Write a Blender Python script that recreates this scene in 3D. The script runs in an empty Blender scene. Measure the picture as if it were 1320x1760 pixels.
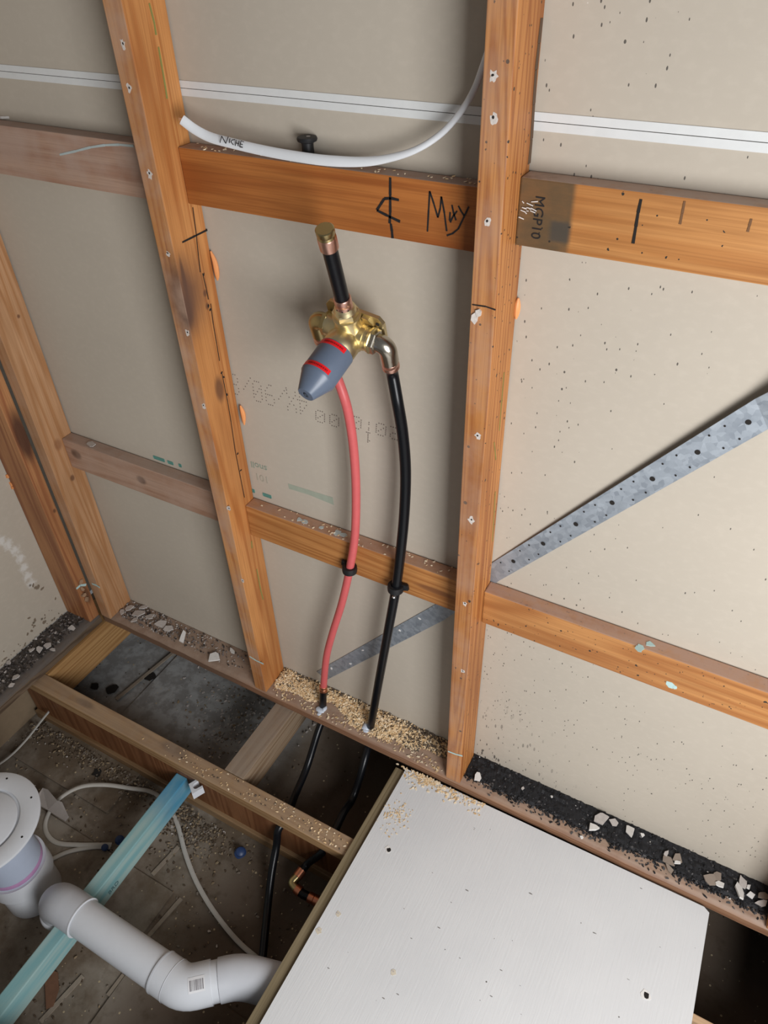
import bpy, bmesh, math, random
from mathutils import Vector, Matrix, noise
random.seed(7)
S = bpy.context.scene
COL = S.collection
V = Vector

# ---------------------------------------------------------------- camera
cam = bpy.data.cameras.new('camera'); cam.lens = 26.012; cam.sensor_width = 36; cam.sensor_fit = 'AUTO'
cam.clip_start = .02
camo = bpy.data.objects.new('camera', cam); COL.objects.link(camo); S.camera = camo
_r = V((0.876897, 0.480013, -0.025285)); _u = V((-0.291428, 0.572745, 0.766181)); _f = V((-0.382258, 0.664493, -0.642127))
m = Matrix((_r, _u, -_f)).transposed().to_4x4(); m.translation = V((1.06414, -1.00058, 1.67592)); camo.matrix_world = m

# ---------------------------------------------------------------- world, lights, exposure
W = bpy.data.worlds.new('world'); S.world = W; W.use_nodes = True
bg = W.node_tree.nodes['Background']; bg.inputs[0].default_value = (.93, .96, 1, 1); bg.inputs[1].default_value = .145
S.view_settings.view_transform = 'Standard'; S.view_settings.look = 'None'
S.view_settings.exposure = -.04; S.view_settings.gamma = 1; S.view_settings.use_curve_mapping = False
def area(name, loc, target, sx, sy, power, color):
    l = bpy.data.lights.new(name, 'AREA'); l.shape = 'RECTANGLE'; l.size = sx; l.size_y = sy; l.energy = power; l.color = color
    o = bpy.data.objects.new(name, l); COL.objects.link(o); o.location = loc
    o.rotation_euler = (V(target) - V(loc)).to_track_quat('-Z', 'Y').to_euler()
    return o
area('window_light', (1.95, -1.30, 1.15), (.45, 0, .7), .75, 1.1, 45, (.98, .985, 1))

# ---------------------------------------------------------------- materials
class NT:
    def __init__(s, name):
        s.m = bpy.data.materials.new(name); s.m.use_nodes = True; s.t = s.m.node_tree
        s.b = s.t.nodes['Principled BSDF']
        s.pos = s.n('ShaderNodeNewGeometry')
    def n(s, t, **k):
        x = s.t.nodes.new(t)
        for a, v in k.items(): setattr(x, a, v)
        return x
    def link(s, a, b): s.t.links.new(a, b)
    def inp(s, sock, v):
        if isinstance(v, bpy.types.NodeSocket): s.link(v, sock)
        elif isinstance(v, (int, float)): sock.default_value = v
        else: sock.default_value = tuple(v) + ((1,) if len(v) == 3 and len(sock.default_value) == 4 else ())
    def math(s, op, a, b=0., c=0., clamp=False):
        x = s.n('ShaderNodeMath', operation=op); x.use_clamp = clamp
        s.inp(x.inputs[0], a); s.inp(x.inputs[1], b); s.inp(x.inputs[2], c); return x.outputs[0]
    def vm(s, op, a, b=(0, 0, 0)):
        x = s.n('ShaderNodeVectorMath', operation=op); s.inp(x.inputs[0], a); s.inp(x.inputs[1], b); return x
    def mapped(s, scale, off=(0, 0, 0)):
        return s.vm('MULTIPLY', s.vm('ADD', s.pos.outputs['Position'], off).outputs[0], scale).outputs[0]
    def noise(s, vec, scale=1, detail=3, rough=.55):
        x = s.n('ShaderNodeTexNoise'); s.link(vec, x.inputs['Vector']); x.inputs['Scale'].default_value = scale
        x.inputs['Detail'].default_value = detail; x.inputs['Roughness'].default_value = rough; return x.outputs['Fac']
    def ss(s, v, a, b, lo=0., hi=1.):
        x = s.n('ShaderNodeMapRange'); x.interpolation_type = 'SMOOTHSTEP'; s.inp(x.inputs[0], v)
        x.inputs[1].default_value = a; x.inputs[2].default_value = b; x.inputs[3].default_value = lo; x.inputs[4].default_value = hi
        return x.outputs[0]
    def mix(s, f, a, b, mode='MIX'):
        x = s.n('ShaderNodeMix', data_type='RGBA', blend_type=mode)
        s.inp(x.inputs[0], f); s.inp(x.inputs[6], a); s.inp(x.inputs[7], b); return x.outputs[2]
    def axis(s, i):
        x = s.n('ShaderNodeSeparateXYZ'); s.link(s.pos.outputs['Position'], x.inputs[0]); return x.outputs[i]
    def nrm(s, i):
        x = s.n('ShaderNodeSeparateXYZ'); s.link(s.pos.outputs['Normal'], x.inputs[0]); return x.outputs[i]
    def specks(s, scale, size, gate, seed=0., stretch=(1, 1, 1)):
        x = s.n('ShaderNodeTexVoronoi'); x.inputs['Scale'].default_value = 1
        s.link(s.mapped([scale*k for k in stretch], (seed, seed*.7, seed*.3)), x.inputs['Vector'])
        c = s.n('ShaderNodeSeparateColor'); s.link(x.outputs['Color'], c.inputs[0])
        sz = s.math('MULTIPLY', s.math('POWER', c.outputs[1], 3), size)
        hit = s.math('LESS_THAN', x.outputs['Distance'], sz)
        return s.math('MULTIPLY', hit, s.math('LESS_THAN', c.outputs[0], gate))
    def bump(s, h, strength=.3, dist=.001):
        x = s.n('ShaderNodeBump'); x.inputs['Strength'].default_value = strength; x.inputs['Distance'].default_value = dist
        s.link(h, x.inputs['Height']); s.link(x.outputs[0], s.b.inputs['Normal'])
    def done(s, col, rough=.6, metal=0., spec=.4):
        s.inp(s.b.inputs['Base Color'], col); s.inp(s.b.inputs['Roughness'], rough); s.inp(s.b.inputs['Metallic'], metal)
        s.b.inputs['Specular IOR Level'].default_value = spec
        return s.m
def plain(name, col, rough=.5, metal=0., spec=.4, var=.12, vscale=60):
    t = NT(name); f = t.noise(t.mapped((1, 1, 1)), vscale, 3)
    c = t.mix(f, [k*(1-var) for k in col], [min(1, k*(1+var)) for k in col]); return t.done(c, rough, metal, spec)

def wood(name, light, dark, axis, seed=0., dust=None, dusty=0., knots=(), mould=0., rough=.5, ring=34., stain=None, face_dust=None, wet=None):
    """softwood: growth rings drawn out along the axis (0 x, 1 y, 2 z), fibres, knots, settled dust, mould specks"""
    t = NT(name)
    sc = [13., 13., 13.]; sc[axis] = .55
    f1 = t.noise(t.mapped(sc, (seed, seed*1.7, seed*2.3)), 1, 2, .4)
    ringv = t.math('SINE', t.math('MULTIPLY', f1, ring*2))
    ringv = t.math('POWER', t.math('MULTIPLY_ADD', ringv, .5, .5), 2.2)
    fs = [420., 420., 420.]; fs[axis] = 7.
    fib = t.noise(t.mapped(fs, (seed, 0, 0)), 1, 2)
    bl = [7., 7., 7.]; bl[axis] = 2.
    blot = t.noise(t.mapped(bl, (seed*3, 2, 1)), 1, 4, .6)
    c = t.mix(t.math('MULTIPLY', ringv, .95), light, dark)
    c = t.mix(t.ss(fib, .35, .75, 0, .45), c, [k*.62 for k in dark])
    c = t.mix(t.ss(blot, .38, .72, 0, .6), c, [k*.72 for k in dark])
    for (p, ra, rc, col, st) in knots:
        s = [1/rc]*3; s[axis] = 1/ra
        d = t.vm('LENGTH', t.mapped(s, [-k for k in p])).outputs['Value']
        wob = t.math('ADD', d, t.math('MULTIPLY', t.math('SUBTRACT', blot, .5), 1.1))
        c = t.mix(t.ss(wob, .45, 1.15, st, 0), c, col)
    if stain:
        for (fn, col) in stain: c = t.mix(fn(t), c, col)
    if mould:
        sp = t.specks(150, .55, mould*.6, seed)
        sp2 = t.specks(330, .7, mould*.9, seed+3)
        c = t.mix(t.math('MAXIMUM', sp, sp2), c, (.03, .025, .02))
    if face_dust:
        c = t.mix(t.math('MULTIPLY', t.ss(t.noise(t.mapped((14, 14, 14), (seed, 5, 0)), 1, 4), .25, .75), t.math('MULTIPLY', t.ss(t.nrm(1), -.4, -.9), face_dust[1])), c, face_dust[0])
    if dust:
        f = t.math('MULTIPLY', t.ss(t.nrm(2), .55, .9), t.ss(t.noise(t.mapped((30, 30, 30), (seed, 0, 0)), 1, 5, .65), .28, .6, dusty*.55, dusty))
        c = t.mix(f, c, dust)
    t.bump(t.math('ADD', fib, t.math('MULTIPLY', ringv, .4)), .25, .0006)
    return t.done(c, rough, 0, .35)

# ---------------------------------------------------------------- object helpers
def tag(o, label=None, cat=None, group=None, kind=None):
    if label: o['label'] = label
    if cat: o['category'] = cat
    if group: o['group'] = group
    if kind: o['kind'] = kind
    return o
def link(name, bm, mats, parent=None, origin=None, smooth=None):
    me = bpy.data.meshes.new(name)
    bmesh.ops.recalc_face_normals(bm, faces=bm.faces[:]) if smooth != 'raw' else None
    if parent is not None and origin is None:
        origin = V(parent['_o'])
    if origin is None:
        xs = [v.co for v in bm.verts]
        origin = V((sum(v.x for v in xs)/len(xs), sum(v.y for v in xs)/len(xs), min(v.z for v in xs)))
    origin = V(origin)
    for v in bm.verts: v.co -= origin
    bm.to_mesh(me); bm.free()
    for mt in (mats if isinstance(mats, (list, tuple)) else [mats]): me.materials.append(mt)
    if smooth and smooth != 'raw':
        for p in me.polygons: p.use_smooth = True
        try: me.set_sharp_from_angle(angle=math.radians(smooth if smooth is not True else 40))
        except Exception: pass
    o = bpy.data.objects.new(name, me); COL.objects.link(o); o['_o'] = tuple(origin)
    if parent is not None:
        o.parent = parent; o.location = origin - V(parent['_o'])
    else: o.location = origin
    return o
def empty(name, loc):
    o = bpy.data.objects.new(name, None); COL.objects.link(o); o.location = loc; o['_o'] = tuple(loc); o.empty_display_size = .05
    return o
def BM(): return bmesh.new()
def add_box(bm, lo, hi, bevel=0., mi=0, cuts=0):
    vs = [bm.verts.new((x, y, z)) for x in (lo[0], hi[0]) for y in (lo[1], hi[1]) for z in (lo[2], hi[2])]
    fs = [bm.faces.new([vs[i] for i in f]) for f in ((0,1,3,2),(4,6,7,5),(0,4,5,1),(2,3,7,6),(0,2,6,4),(1,5,7,3))]
    for f in fs: f.material_index = mi
    if bevel:
        es = list({e for f in fs for e in f.edges})
        r = bmesh.ops.bevel(bm, geom=es, offset=bevel, segments=2, affect='EDGES', profile=.6)
        for f in r['faces']: f.material_index = mi
    return vs
def frame(d):
    d = V(d).normalized(); a = V((0, 0, 1)) if abs(d.z) < .9 else V((1, 0, 0))
    u = d.cross(a).normalized(); return u, d.cross(u).normalized()
def add_tube(bm, pts, r, seg=14, mi=0, cap=True, flat=None):
    pts = [V(p) for p in pts]; rings = []; n = len(pts)
    u = None
    for i, p in enumerate(pts):
        d = (pts[min(i+1, n-1)] - pts[max(i-1, 0)]).normalized()
        if u is None: u, w = frame(d) if flat is None else (V(flat).normalized(), None)
        u = (u - d*u.dot(d)).normalized(); w = d.cross(u)
        rr = r(i/(n-1)) if callable(r) else r
        ru, rw = rr if isinstance(rr, tuple) else (rr, rr)
        rings.append([bm.verts.new(p + u*ru*math.cos(2*math.pi*k/seg) + w*rw*math.sin(2*math.pi*k/seg)) for k in range(seg)])
    for a, b in zip(rings, rings[1:]):
        for k in range(seg): bm.faces.new((a[k], a[(k+1) % seg], b[(k+1) % seg], b[k])).material_index = mi
    if cap:
        bm.faces.new(rings[0][::-1]).material_index = mi; bm.faces.new(rings[-1]).material_index = mi
def spline(pts, k=8):
    P = [V(p) for p in pts]; P = [P[0]*2-P[1]] + P + [P[-1]*2-P[-2]]; out = []
    for i in range(1, len(P)-2):
        for j in range(k):
            t = j/k; a, b, c, d = P[i-1], P[i], P[i+1], P[i+2]
            out.append(.5*((2*b)+(c-a)*t+(2*a-5*b+4*c-d)*t*t+(3*b-a-3*c+d)*t**3))
    out.append(P[-2]); return out
def add_lathe(bm, prof, p0, d, seg=24, mi=0, cap=True, ref=None):
    """profile of (radius, distance along d)"""
    p0 = V(p0); d = V(d).normalized(); u, w = frame(d); rings = []
    for r, t in prof: rings.append([bm.verts.new(p0 + d*t + (u*math.cos(2*math.pi*k/seg) + w*math.sin(2*math.pi*k/seg))*max(r, 1e-5)) for k in range(seg)])
    for a, b in zip(rings, rings[1:]):
        for k in range(seg): bm.faces.new((a[k], a[(k+1) % seg], b[(k+1) % seg], b[k])).material_index = mi
    if cap:
        bm.faces.new(rings[0][::-1]).material_index = mi; bm.faces.new(rings[-1]).material_index = mi
def add_prism(bm, pts, n, th, mi=0, off=0.):
    """polygon given by points, extruded th along n from off"""
    n = V(n); a = [bm.verts.new(V(p)+n*off) for p in pts]; b = [bm.verts.new(V(p)+n*(off+th)) for p in pts]; k = len(pts)
    bm.faces.new(a[::-1]).material_index = mi; bm.faces.new(b).material_index = mi
    for i in range(k): bm.faces.new((a[i], a[(i+1) % k], b[(i+1) % k], b[i])).material_index = mi
def add_stroke(bm, pts, n, w, th=.0006, mi=0):
    """flat ink stroke along a polyline on a face of normal n"""
    n = V(n); P = [V(p) for p in pts]
    for a, b in zip(P, P[1:]):
        d = (b-a).normalized(); s = d.cross(n).normalized()*w/2; a = a+d*w*.02; b = b-d*w*.02
        add_prism(bm, [a+s*.8, a-s*.8, b-s, b+s], n, th, mi, .0002)
def add_disc(bm, p, n, r, th, mi=0, seg=10, wob=0., stretch=(1, 1)):
    u, w = frame(n); pts = []
    for k in range(seg):
        a = 2*math.pi*k/seg; rr = r*(1+random.uniform(-wob, wob))
        pts.append(V(p) + u*rr*math.cos(a)*stretch[0] + w*rr*math.sin(a)*stretch[1])
    add_prism(bm, pts, n, th, mi)
def add_flake(bm, p, n, r, th, mi=0, tilt=.4, asp=1.6, seg=6):
    """irregular chip"""
    R = Matrix.Rotation(random.uniform(0, 6.28), 3, n) ; u, w = frame(n)
    ax = V((random.uniform(-1, 1), random.uniform(-1, 1), random.uniform(-1, 1))).normalized()
    T = Matrix.Rotation(random.uniform(-tilt, tilt), 3, ax)
    pts = []
    for k in range(seg):
        a = 2*math.pi*(k+random.uniform(-.25, .25))/seg; rr = r*random.uniform(.65, 1.15)
        pts.append(V(p) + T @ (R @ (u*rr*math.cos(a)*asp + w*rr*math.sin(a))))
    add_prism(bm, pts, (T @ V(n)).normalized(), th*random.uniform(.7, 1.5), mi)
def gauss_box(x0, x1): return random.uniform(x0, x1)

# ---------------------------------------------------------------- colours of materials
DUST = (.40, .31, .26)
TAN = (.485, .432, .357)
def board_mat(name, col, specks=0., extra=()):
    t = NT(name)
    fib = t.noise(t.mapped((3, 3, 3)), 1, 5, .6)
    c = t.mix(fib, [k*.9 for k in col], [min(1, k*1.08) for k in col])
    c = t.mix(t.ss(t.noise(t.mapped((60, 60, 90)), 1, 4), .45, .7, 0, .12), c, (.62, .56, .47))
    c = t.mix(t.math('MULTIPLY', t.specks(22, .1, .10, 4, (1, 1, 1.3)), .5), c, (.75, .72, .66))
    for (p, r, ec, st) in extra:
        d = t.vm('LENGTH', t.mapped([1/r]*3, [-k for k in p])).outputs['Value']
        c = t.mix(t.ss(t.math('ADD', d, t.math('MULTIPLY', t.noise(t.mapped((90, 90, 90)), 1, 4), 1.6)), 1.0, 1.9, st, 0), c, ec)
    if specks:
        right = t.ss(t.axis(0), .72, .74)
        grad = t.ss(t.axis(2), .75, 0., .5, 1.5)
        near = t.ss(t.axis(0), 1.0, .74, .7, 2.0)
        dens = t.noise(t.mapped((5, 5, 5), (3, 1, 2)), 1, 3)
        g = t.math('MULTIPLY', t.math('MULTIPLY', t.ss(dens, .35, .7, .25, 1.), specks), t.math('MULTIPLY', near, grad))
        def sp(scale, size, seed, st=(1, 1, 1), k=1.):
            x = t.n('ShaderNodeTexVoronoi'); x.inputs['Scale'].default_value = 1
            t.link(t.mapped([scale*q for q in st], (seed, seed*.7, seed*.3)), x.inputs['Vector'])
            cc = t.n('ShaderNodeSeparateColor'); t.link(x.outputs['Color'], cc.inputs[0])
            hit = t.math('LESS_THAN', x.outputs['Distance'], t.math('MULTIPLY', t.math('POWER', cc.outputs[1], 2), size))
            return t.math('MULTIPLY', hit, t.math('LESS_THAN', cc.outputs[0], t.math('MULTIPLY', g, k)))
        a = t.math('MAXIMUM', sp(80, .13, 2, (1, 1, .7)), sp(170, .25, 5, (1.3, 1, .6), 2.4))
        low = t.math('MULTIPLY', t.ss(t.axis(2), .30, .05), t.ss(t.axis(0), 1.05, .75))
        a = t.math('MAXIMUM', a, t.math('MULTIPLY', sp(150, .5, 9, (1.2, 1, .35), 3.0), low))
        c = t.mix(t.math('MULTIPLY', t.math('MULTIPLY', a, right), .85), c, (.05, .045, .04))
    t.bump(fib, .1, .001)
    return t.done(c, .75, 0, .25)
M_BOARD = board_mat('plasterboard_back', TAN, .16)
M_TAPE = plain('joint_tape', (.67, .68, .67), .7, var=.06)
M_BLACK = plain('black_ink', (.012, .011, .012), .6)
M_HOLE = plain('dark_hole', (.015, .012, .01), .9)
M_PLASTER = plain('white_plaster', (.72, .70, .67), .8, var=.15, vscale=150)
M_HALO = plain('plaster_dust', (.60, .54, .49), .85, var=.3, vscale=300)
M_GREYCHIP = plain('grey_plaster', (.48, .44, .41), .85, var=.25, vscale=120)
M_GREEN = plain('green_ink', (.10, .26, .22), .7)
M_GREENP = plain('faded_green_ink', (.34, .375, .30), .75)
M_PENGREEN = plain('green_pencil', (.23, .22, .06), .7)
M_GLUE = plain('orange_glue', (.80, .33, .12), .4)
M_AQUA = plain('aqua_paint', (.45, .62, .60), .6)
ORL, ORD = (.62, .30, .105), (.42, .165, .045)

# ================================================================ STRUCTURE
bm = BM(); add_box(bm, (-.70, 0, 0), (2.2, .010, 1.4475))
wall = tag(link('wall_back', bm, M_BOARD), 'tan paper-faced back of plasterboard behind the long stud frame', kind='structure')
bm = BM(); add_box(bm, (-.70, 0, 1.4490), (2.2, .010, 2.5)); tag(link('upper_sheet', bm, M_BOARD, wall))
bm = BM(); add_box(bm, (-.56, -.0012, 1.4487), (2.2, 0, 1.459), .0004); link('joint_tape', bm, M_TAPE, wall)
bm = BM(); add_box(bm, (-.56, -.0012, 1.4375), (2.2, 0, 1.4480), .0004); link('joint_tape', bm, M_TAPE, wall)
# printing on the board
G57 = {'0': '01110 10001 10011 10101 11001 10001 01110', '1': '00100 01100 00100 00100 00100 00100 01110', '2': '01110 10001 00001 00110 01000 10000 11111',
       '4': '00010 00110 01010 10010 11111 00010 00010', '8': '01110 10001 10001 01110 10001 10001 01110', '9': '01110 10001 10001 01111 00001 00010 01100',
       '6': '00110 01000 10000 11110 10001 10001 01110', '/': '00000 00001 00010 00100 01000 10000 00000', ':': '00000 00100 00100 00000 00100 00100 00000', 'X': '10001 10001 01010 00100 01010 10001 10001'}
bm = BM()
def dots(ch, x, z, w, h):            # printed upside down: the glyph is turned half a turn
    for r, row in enumerate(G57[ch].split()):
        for c_, b in enumerate(row):
            if b == '1':
                add_disc(bm, (x + (4-c_)*w/4 + (r-3)*w*.02, -.0001, z + r*h/6), (0, -1, 0), .00135, .0003, seg=5)
for ch, x, z in (('8', .138, .895), ('/', .172, .905), ('0', .196, .893), ('9', .226, .893), ('/', .258, .905), ('X', .278, .893), ('4', .303, .893)): dots(ch, x, z, .020, .046)
for ch, x, z in (('0', .343, .886), ('0', .375, .886), ('0', .425, .896), (':', .452, .896), ('0', .478, .896), ('2', .508, .896)): dots(ch, x, z, .020, .026)
dots('1', .452, .872, .014, .022)
tag(link('printed_date', bm, plain('grey_ink', (.16, .13, .11), .7), wall, smooth='raw'), 'dot-matrix date and time printed upside down', kind='stuff')
bm = BM()
for a, b, zz in ((.1425, .153, .6385), (.176, .199, .6385), (-.150, -.115, .6365), (-.105, -.088, .6365), (-.07, -.062, .6385)):
    add_box(bm, (a, -.0005, zz), (b, 0, zz+.009), .0015)
link('green_mark', bm, M_GREEN, wall)
def text_mesh(body, size):
    cu = bpy.data.curves.new('t', 'FONT'); cu.body = body; cu.size = size; cu.extrude = .0002; cu.resolution_u = 3
    ob = bpy.data.objects.new('t', cu); COL.objects.link(ob)
    bpy.context.view_layer.update()
    me = bpy.data.meshes.new_from_object(ob.evaluated_get(bpy.context.evaluated_depsgraph_get()))
    bpy.data.objects.remove(ob); bpy.data.curves.remove(cu)
    return me
def place_text(name, body, size, p, right, up, mat, parent, label=None):
    me = text_mesh(body, size); b2 = BM(); b2.from_mesh(me); bpy.data.meshes.remove(me)
    r, u = V(right).normalized(), V(up).normalized(); n = r.cross(u)
    for v in b2.verts: v.co = V(p) + r*v.co.x + u*v.co.y + n*(v.co.z + .0003)
    return tag(link(name, b2, mat, parent, smooth='raw'), label)
place_text('printed_text', 'snoll', .024, (.200, -.0002, .728), (-1, 0, 0), (0, 0, -1), plain('faded_green_print', (.25, .31, .25), .75), wall)
place_text('printed_text', '101', .026, (.200, -.0002, .698), (-1, 0, 0), (0, 0, -1), plain('pale_green_print', (.38, .36, .29), .75), wall)
bm = BM(); add_prism(bm, [(0.2511,0,0.6993),(0.3187,0,0.701),(0.3655,0,0.7022),(0.3667,0,0.682),(0.3024,0,0.6872),(0.2523,0,0.6853)], (0, -1, 0), .0003); link('green_smear', bm, M_GREENP, wall)

M_LWALL = board_mat('plasterboard_left', (.46, .405, .33), 0, [(p, .019, (.66, .64, .60), .8) for p in [(-0.578,-0.2167,0.3631),(-0.578,-0.2037,0.3398),(-0.578,-0.1932,0.3095),(-0.578,-0.1896,0.2755),(-0.578,-0.1919,0.2412),(-0.578,-0.1928,0.2097),(-0.578,-0.1915,0.1779)]] + [(p, r, (.10, .075, .05), .9) for p, r in zip([(-0.578,-0.1827,0.1532),(-0.578,-0.1967,0.1755),(-0.578,-0.2084,0.0432),(-0.578,-0.2345,0.0538)], (.009, .006, .006, .006))])
bm = BM(); add_box(bm, (-.590, -2.2, 0), (-.578, 0, 2.5))
wl = tag(link('wall_left', bm, M_LWALL), kind='structure')
bm = BM()
for k in range(34):
    p = V((-.578, random.uniform(-.42, -.14), 0)); p.z = abs(random.gauss(.004, .03))
    add_flake(bm, p, (1, 0, 0), random.uniform(.0012, .004), .0005, tilt=.1)
for px in [(-0.578,-0.1842,0.1546),(-0.578,-0.1766,0.1524),(-0.578,-0.189,0.1686),(-0.578,-0.1701,0.1368),(-0.578,-0.2066,0.0259),(-0.578,-0.2284,0.058),(-0.578,-0.2406,0.0802)]: add_flake(bm, px, (1, 0, 0), .005, .0005, tilt=.1)
tag(link('mould_spots', bm, plain('brown_mould', (.20, .155, .11), .9), wl), kind='stuff')

# ceiling board of the storey below, seen from above
def dirt_shade_mat():
    t = NT('dusty_shaded_board'); n1 = t.noise(t.mapped((4, 4, 4)), 1, 6, .65); n2 = t.noise(t.mapped((26, 26, 26), (2, 0, 0)), 1, 5, .6)
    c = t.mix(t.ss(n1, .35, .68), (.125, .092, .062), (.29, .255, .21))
    c = t.mix(t.math('MULTIPLY', t.ss(t.math('ADD', t.axis(0), t.math('MULTIPLY', n1, .3)), .30, .50), .85), c, (.10, .072, .052))  # shade of the covered void painted into the dirt colour, growing to the right
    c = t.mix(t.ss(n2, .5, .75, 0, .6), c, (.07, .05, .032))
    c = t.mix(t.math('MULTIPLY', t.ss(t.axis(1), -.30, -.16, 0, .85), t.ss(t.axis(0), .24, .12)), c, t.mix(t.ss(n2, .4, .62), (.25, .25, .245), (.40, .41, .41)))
    c = t.mix(t.specks(120, .35, .25), c, (.42, .34, .22)); c = t.mix(t.specks(70, .3, .15, 5), c, (.05, .035, .02))
    t.bump(n2, .5, .003); return t.done(c, .9, 0, .2)
M_DIRT_SHADE = dirt_shade_mat()
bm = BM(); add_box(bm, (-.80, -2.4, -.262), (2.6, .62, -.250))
fl = tag(link('floor', bm, M_DIRT_SHADE), 'dusty ceiling boards below the open floor joists', kind='structure')
M_SHEETD = M_DIRT_SHADE
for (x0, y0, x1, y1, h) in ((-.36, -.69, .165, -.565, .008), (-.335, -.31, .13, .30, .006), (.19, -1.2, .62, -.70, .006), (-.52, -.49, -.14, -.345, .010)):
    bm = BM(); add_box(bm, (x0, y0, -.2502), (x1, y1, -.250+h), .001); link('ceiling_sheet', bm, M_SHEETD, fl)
M_STRIP = plain('pale_strip', (.27, .225, .175), .9, var=.3)
def strip(a, b, w, h):
    a, b = V(a), V(b); s = (b-a).normalized().cross(V((0, 0, 1)))*w/2; bm = BM()
    add_prism(bm, [a+s, b+s, b-s, a-s], (0, 0, 1), h); return bm
for a, b in (([(0.1768,-0.6879,-0.25),(0.1906,-0.5662,-0.25)]), [(0.1836,-0.8123,-0.25),(0.1848,-0.763,-0.25)], [(0.0867,-0.9228,-0.25),(0.1019,-0.8103,-0.25)], [(0.0847,-0.5559,-0.25),(0.0961,-0.4675,-0.25)], [(-0.3868,-0.1993,-0.244),(-0.3364,0.1406,-0.244)], [(-0.2536,-0.4966,-0.25),(-0.251,-0.4554,-0.25)]):
    link('tape_strip', strip(a, b, .010, .004), M_STRIP, fl)
for p, r in (([(-0.3523,-0.0835,-0.243)][0], .016), ([(-0.4266,-0.1761,-0.243)][0], .019), ([(-0.4847,-0.1939,-0.243)][0], .014), ([(-0.2501,-0.4138,-0.238)][0], .013)):
    bm = BM(); add_disc(bm, p, (0, 0, 1), r, .0006, wob=.25); link('board_hole', bm, M_HOLE, fl)
# added out of view to block light: slabs behind the plate, floor at right
M_GREYFLOOR = plain('grey_floor', (.3, .27, .23), .8)
bm = BM(); add_box(bm, (-.80, .012, -.037), (2.6, .62, -.015)); tag(link('void_blocker_1', bm, M_GREYFLOOR), kind='structure')
bm = BM(); add_box(bm, (-.80, .62, -.262), (2.6, .64, -.015)); tag(link('void_blocker_2', bm, M_GREYFLOOR), kind='structure')
bm = BM(); add_box(bm, (-.60, -2.2, -.262), (-.578, .62, -.037)); tag(link('trim_3', bm, plain('dark_framing', (.22, .16, .10), .8)), kind='structure')
bm = BM(); add_box(bm, (1.475, -2.2, -.037), (2.6, -.092, -.018)); tag(link('trim_4', bm, M_GREYFLOOR), kind='structure')

# ================================================================ TIMBERS
SP = .0025
def timber(name, lo, hi, mat, label, cat, bevel=.002, group=None):
    bm = BM(); add_box(bm, lo, hi, bevel); return tag(link(name, bm, mat), label, cat, group)
def screw_holes(o, pts, n):
    for p in pts:
        bm = BM(); s = random.uniform(.75, 1.15)
        add_disc(bm, V(p)+V((0, 0, -.001)), n, .0050*s, .0003, 0, 14, .38, (1, 1.3)); add_disc(bm, V(p)+V(n)*.0002+V((random.uniform(-.001, .001), 0, random.uniform(-.001, .001))), n, .0017, .0003, 1, 8, .3)
        link('screw_hole', bm, [M_HALO, M_HOLE], o)
def marks(o, name, strokes, n, w, mat, th=.0005, label=None):
    if 'hand' not in name and 'centre' not in name:
        for s in strokes:
            bm = BM(); add_stroke(bm, s, n, w, th); r = link(name, bm, mat, o, smooth='raw')
        return r
    bm = BM()
    for s in strokes: add_stroke(bm, s, n, w, th)
    return tag(link(name, bm, mat, o, smooth='raw'), label)
KN = (.12, .05, .025)
FD = (.52, .38, .30)
m0 = wood('stud_wood_corner', (.56, .32, .17), (.43, .205, .085), 2, 1.3, knots=[((-.432, -.045, .51), .012, .009, KN, .8), ((-.432, -.05, .62), .02, .014, (.25, .11, .05), .7), ((-.432, -.03, .96), .006, .005, KN, .8)], face_dust=((.50, .34, .24), .5))
stud0 = timber('wall_stud', (-.469, -.09, 0), (-.432, -SP, 2.5), m0, 'pale pine wall stud standing in the room corner, left end of long wall', 'stud')
def smoky(t):   # dark scorched streak round a knot
    p = t.vm('LENGTH', t.mapped((24, 12, 9), (-.139, .09, -1.135))).outputs['Value']
    return t.ss(t.math('ADD', p, t.math('MULTIPLY', t.noise(t.mapped((30, 30, 8)), 1, 3), .6)), .45, 1.35, .92, 0)
m1 = wood('stud_wood_left', (.61, .275, .09), (.43, .155, .042), 2, 4.7, knots=[((.1470, -.088, 1.110), .042, .018, (.05, .025, .015), .95), ((.1484, -.080, 1.165), .05, .006, (.06, .03, .018), .8), ((.1484, -.045, .93), .036, .016, (.17, .07, .03), .95), ((.1484, -.035, 1.125), .008, .006, KN, .8), ((.1484, -.035, 1.10), .008, .006, KN, .8)], stain=[(smoky, (.12, .06, .04))], face_dust=((.47, .31, .22), .75))
stud1 = timber('wall_stud', (.1113, -.09, 0), (.1484, -SP, 2.5), m1, 'orange pine stud with a saw cut and dark knot, left of the shower valve', 'stud')
m2 = wood('stud_wood_right', (.55, .235, .07), (.34, .115, .03), 2, 9.1, ring=60, mould=.05, face_dust=((.42, .26, .18), .55))
stud2 = timber('wall_stud', (.6910, -.09, 0), (.7281, -SP, 2.5), m2, 'orange pine stud right of the shower valve, next to the metal brace', 'stud')
timber('wall_stud', (1.425, -.09, 0), (1.462, -SP, 2.5), m2, 'orange pine stud at the right end of the plate, behind the far right grit', 'stud')
screw_holes(stud1, [(0.1336,-0.09,1.519),(0.1276,-0.09,1.463),(0.1312,-0.09,1.343),(0.1345,-0.09,1.215),(0.1397,-0.09,1.07),(0.1419,-0.09,0.916),(0.1518,-0.09,0.6597),(0.148,-0.09,0.4345)], (0, -1, 0))
screw_holes(stud2, [(0.7039,-0.09,1.512),(0.708,-0.09,1.468),(0.7081,-0.09,1.348),(0.7143,-0.09,1.019),(0.713,-0.09,0.8447),(0.7113,-0.09,0.634),(0.7159,-0.09,0.4322)], (0, -1, 0))
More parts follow.
